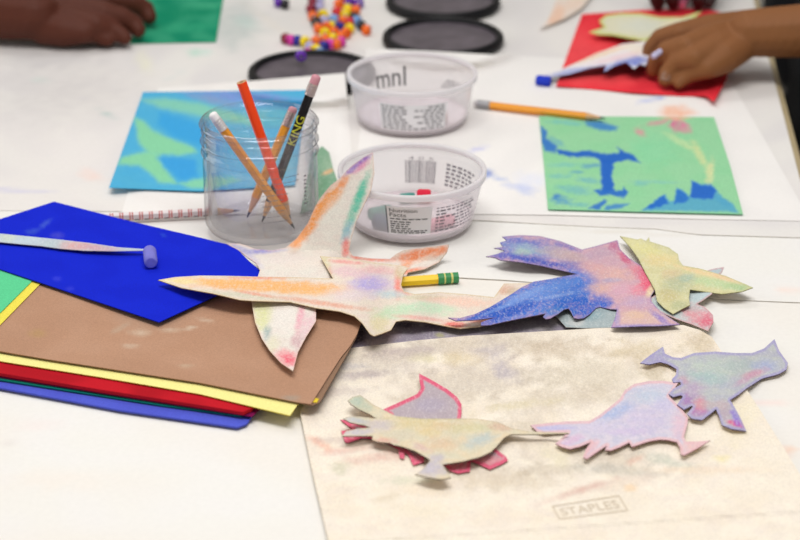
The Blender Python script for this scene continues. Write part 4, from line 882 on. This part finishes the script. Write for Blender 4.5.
# ================================================================== HANDS
def capsule_chain(bm, pts, flat=1.0):
    """pts = list of (Vector, radius)"""
    for (a, ra), (b, rb) in zip(pts[:-1], pts[1:]):
        n = max(2, int((b - a).length / (min(ra, rb) * .35)))
        for k in range(n + 1):
            t = k / n; c = a.lerp(b, t); r = ra + (rb - ra) * t
            bmesh.ops.create_icosphere(bm, subdivisions=2, radius=r, matrix=Matrix.Translation(c))
def fleshy(chains, mat, name='arm', voxel=.0016, smooth=10, parent=None):
    bm = bmesh.new()
    for c in chains: capsule_chain(bm, c)
    me = bpy.data.meshes.new(name); bm.to_mesh(me); bm.free()
    o = bpy.data.objects.new('tmp', me); COL.objects.link(o)
    m1 = o.modifiers.new('r', 'REMESH'); m1.mode = 'VOXEL'; m1.voxel_size = voxel
    m2 = o.modifiers.new('s', 'SMOOTH'); m2.factor = .6; m2.iterations = smooth
    dg = bpy.context.evaluated_depsgraph_get(); dg.update()
    me2 = bpy.data.meshes.new_from_object(o.evaluated_get(dg)); COL.objects.unlink(o); bpy.data.objects.remove(o)
    me2.materials.clear()
    for p in me2.polygons: p.use_smooth = True
    return link(name, me2, mat, parent)
def J(x, y, z, r): return (P(x, y, z), r)
def W(x, y, z, r): return (Vector((x, y, T + z)), r)
# right child: hand on the red sheet
el_r = W(.60, 1.80, .085, .034)
wr = J(752, 33, .050, .0240)
sh_r = W(.60, 1.90, .33, .042)
pr_ = tag(empty('person', (.62, 1.95, T)), 'person in black sleeve reaching in from the right over the red sheet', 'person')
mcp = [J(681, 34, .044, .0125), J(687, 46, .043, .0120), J(695, 58, .036, .0115), J(708, 68, .028, .0105)]
fing = [[mcp[0], J(661, 38, .036, .0100), J(651, 49, .024, .0088), J(649, 59, .014, .0078)],
        [mcp[1], J(667, 50, .036, .0098), J(656, 61, .024, .0088), J(654, 70, .015, .0076)],
        [mcp[2], J(677, 62, .029, .0094), J(667, 72, .019, .0082), J(665, 80, .0135, .0070)],
        [mcp[3], J(692, 73, .021, .0085), J(683, 79, .015, .0073), J(679, 83, .0125, .0062)]]
ch = [[sh_r, el_r], [el_r, J(820, 30, .055, .0275), wr]]
for k, m_ in enumerate(mcp):
    a = J(744 - k * 1, 26 + 6.5 * k, .046 - .002 * k, .0165)
    ch.append([a, (a[0].lerp(m_[0], .5), .0165), m_])
ch.append([J(738, 42, .040, .0160), J(705, 50, .032, .0165), J(694, 54, .030, .0140)])
ch += fing
ch.append([J(722, 38, .036, .0125), J(692, 44, .024, .0110), J(668, 50, .0145, .0085)])
fleshy(ch, M['skin_r'], 'body', .0016, 8, pr_)
def nail(A, B, up, parent, r=.0042):
    d_ = (B - A).normalized(); n_ = (up - d_ * up.dot(d_)).normalized(); s_ = d_.cross(n_)
    bm = bmesh.new(); rows = []
    for i in range(5):
        u = i / 4; w_ = r * (.78 + .3 * math.sin(u * math.pi * .8)) 
        rows.append([bm.verts.new(A.lerp(B, u) + s_ * w_ * v + n_ * (-.22 * w_ * v * v)) for v in (-1, -.5, 0, .5, 1)])
    for a, b in zip(rows[:-1], rows[1:]):
        for k in range(4): bm.faces.new((a[k], a[k+1], b[k+1], b[k]))
    bmesh.ops.solidify(bm, geom=bm.faces, thickness=.0004)
    return link('fingernail', mesh_of(bm), M['nail'], parent)
camp = Vector((0, 0, T + H))
for f_ in fing[2:3]:
    a, b = f_[2], f_[3]; up = (camp - b[0]).normalized()
    d_ = (b[0] - a[0]).normalized(); n_ = (up - d_ * up.dot(d_)).normalized()
    s0 = a[0].lerp(b[0], .55) + n_ * (b[1] * 1.02); s1 = b[0] + d_ * b[1] * .55 + n_ * (b[1] * .80)
    nail(s0, s1, n_, pr_, b[1] * .62)
def ell(name, c, rx, ry, rz, mat, parent, extra=()):
    bm = bmesh.new(); bmesh.ops.create_uvsphere(bm, u_segments=40, v_segments=24, radius=1)
    for v in bm.verts:
        s_ = 1 + .04 * noise.noise(v.co * 3)
        e_ = .8
        v.co = Vector((math.copysign(abs(v.co.x) ** e_, v.co.x) * rx * s_, math.copysign(abs(v.co.y) ** e_, v.co.y) * ry * s_, math.copysign(abs(v.co.z) ** .75, v.co.z) * rz)) + Vector(c)
    return link(name, mesh_of(bm), mat, parent)
bmq = fleshy([[W(.575, 2.06, -.24, .15), W(.58, 2.06, .02, .145), W(.60, 2.05, .24, .135), W(.60, 2.05, .33, .11)], [W(.60, 1.98, .34, .055), W(.60, 1.90, .31, .056), W(.61, 1.81, .13, .044)], [W(.545, 2.0, -.30, .10), W(.57, 1.80, -.31, .085)]], M['cloth'], 'sleeve_and_shirt', .006, 6, pr_)
# left child: hand on the dark green sheet
pl = tag(empty('person', (-.95, 2.05, T)), 'person with bare brown forearm resting at the far left corner', 'person')
el_l = W(-.70, 1.97, .045, .034)
ml = [J(108, 0, .034, .0125), J(104, 13, .032, .0125), J(96, 25, .026, .0120), J(84, 33, .020, .0110)]
fl_ = [[ml[0], J(132, 2, .030, .0112), J(145, 9, .021, .0100), J(149, 17, .0145, .0086)],
       [ml[1], J(122, 17, .027, .0108), J(134, 24, .019, .0098), J(138, 30, .0145, .0084)],
       [ml[2], J(110, 28, .021, .0100), J(120, 34, .016, .0090), J(125, 38, .0130, .0076)],
       [ml[3], J(95, 34, .016, .0090), J(103, 38, .0135, .0082), J(108, 40, .0120, .0068)]]
ch = [[W(-.86, 1.97, .25, .042), el_l], [el_l, J(-20, 10, .034, .0310), J(34, 14, .034, .0270)]]
for k, m_ in enumerate(ml):
    a = J(44, 4 + 8 * k, .030 - .003 * k, .0175)
    ch.append([a, (a[0].lerp(m_[0], .5), .0170), m_])
ch += fl_
ch.append([J(60, 14, .026, .020), J(98, 16, .022, .0150)])
ch.append([J(46, -2, .030, .014), J(88, -12, .026, .0110), J(124, -10, .016, .0085)])
fleshy(ch, M['skin_l'], 'body', .0017, 8, pl)
for f_ in []:
    a, b = f_[2], f_[3]; up = (camp - b[0]).normalized() + Vector((.6, 0, 0))
    d_ = (b[0] - a[0]).normalized(); n_ = (up - d_ * up.dot(d_)).normalized()
    nail(a[0].lerp(b[0], .55) + n_ * (b[1] * 1.0), b[0] + d_ * b[1] * .55 + n_ * (b[1] * .78), n_, pl, b[1] * .6)
fleshy([[W(-1.0, 2.1, -.24, .14), W(-1.0, 2.1, .24, .13)], [W(-.97, 2.03, .32, .055), W(-.87, 1.98, .27, .054)]], M['navy'], 'shirt', .008, 6, pl)
# third child beyond the red sheet: only the fingertips come into the picture
pf_ = tag(empty('person', (.46, 2.75, T)), 'person whose dark fingertips reach in at the top edge behind the red sheet', 'person')
mf = [J(664, -22, .034, .0098), J(680, -24, .036, .0098), J(696, -24, .034, .0095), J(711, -22, .029, .0086)]
ff = [[mf[0], J(657, -10, .030, .0088), J(656, 0, .018, .0078), J(658, 5, .0115, .0070)],
      [mf[1], J(675, -13, .032, .0088), J(673, -2, .020, .0078), J(673, 4, .0115, .0070)],
      [mf[2], J(697, -12, .030, .0086), J(699, -2, .020, .0076), J(698, 4, .0115, .0068)],
      [mf[3], J(712, -12, .024, .0078), J(711, -2, .016, .0068), J(709, 3, .0115, .0062)]]
ch = [[W(.62, 2.58, .22, .040), W(.50, 2.42, .07, .031), J(694, -62, .044, .0220)]]
for k, m_ in enumerate(mf):
    a = J(682 + 8 * k, -56, .042, .0150); ch.append([a, (a[0].lerp(m_[0], .5), .0145), m_])
ch += ff + [[J(676, -50, .036, .013), J(652, -34, .026, .0105), J(647, -20, .014, .0085)]]
fleshy(ch, M['skin_f'], 'body', .0017, 8, pf_)
fleshy([[W(.66, 2.72, -.24, .14), W(.66, 2.72, .22, .13)], [W(.64, 2.64, .30, .055), W(.60, 2.56, .19, .048)]], M['cloth'], 'shirt', .008, 6, pf_)
stub(P(681, 5.5, .0102), P(688, -6, .0115), .0046, '#e07a98', 'pink pastel stub between the far fingertips at the top edge')

# ================================================================== LIGHT
w = bpy.data.worlds.new('daylight'); SC.world = w; w.use_nodes = True
w.node_tree.nodes['Background'].inputs[0].default_value = (.99, .99, 1.0, 1)
w.node_tree.nodes['Background'].inputs[1].default_value = .42
def area(name, loc, target, sx, sy, power, col=(1, 1, 1)):
    l = bpy.data.lights.new(name, 'AREA'); l.shape = 'RECTANGLE'; l.size = sx; l.size_y = sy; l.energy = power; l.color = col
    o = bpy.data.objects.new(name, l); COL.objects.link(o); o.location = loc
    o.rotation_euler = (Vector(target) - Vector(loc)).to_track_quat('-Z', 'Y').to_euler(); return o
area('window_daylight', (-2.95, 2.0, 1.7), (0, 1.6, .9), 2.6, 1.5, 26, (1, .985, .96))
area('overhead_fill', (-.7, 2.6, 2.7), (0, 1.5, .74), 1.2, .6, 12, (1, .985, .96))  # unseen area light added overhead, no fixture modelled
area('overhead_fill', (.05, .95, 2.4), (.12, 1.2, .74), 1.2, .6, 27, (1, .985, .96))  # unseen light added on the camera side to brighten the raised wing

# ================================================================== CAMERA
cam = bpy.data.cameras.new('camera'); co = bpy.data.objects.new('camera', cam); COL.objects.link(co)
co.location = (0, 0, T + H); co.rotation_euler = (math.pi / 2 - PITCH, 0, 0)
cam.sensor_width = 36; cam.sensor_fit = 'HORIZONTAL'; cam.lens = F * 36 / 800
cam.clip_start = .01
cam.dof.use_dof = True; cam.dof.focus_distance = 1.37; cam.dof.aperture_fstop = 7.2
SC.camera = co
SC.view_settings.view_transform = 'Standard'; SC.view_settings.look = 'None'
SC.view_settings.exposure = -.33; SC.view_settings.gamma = 1

SC.cycles.transparent_max_bounces = 32
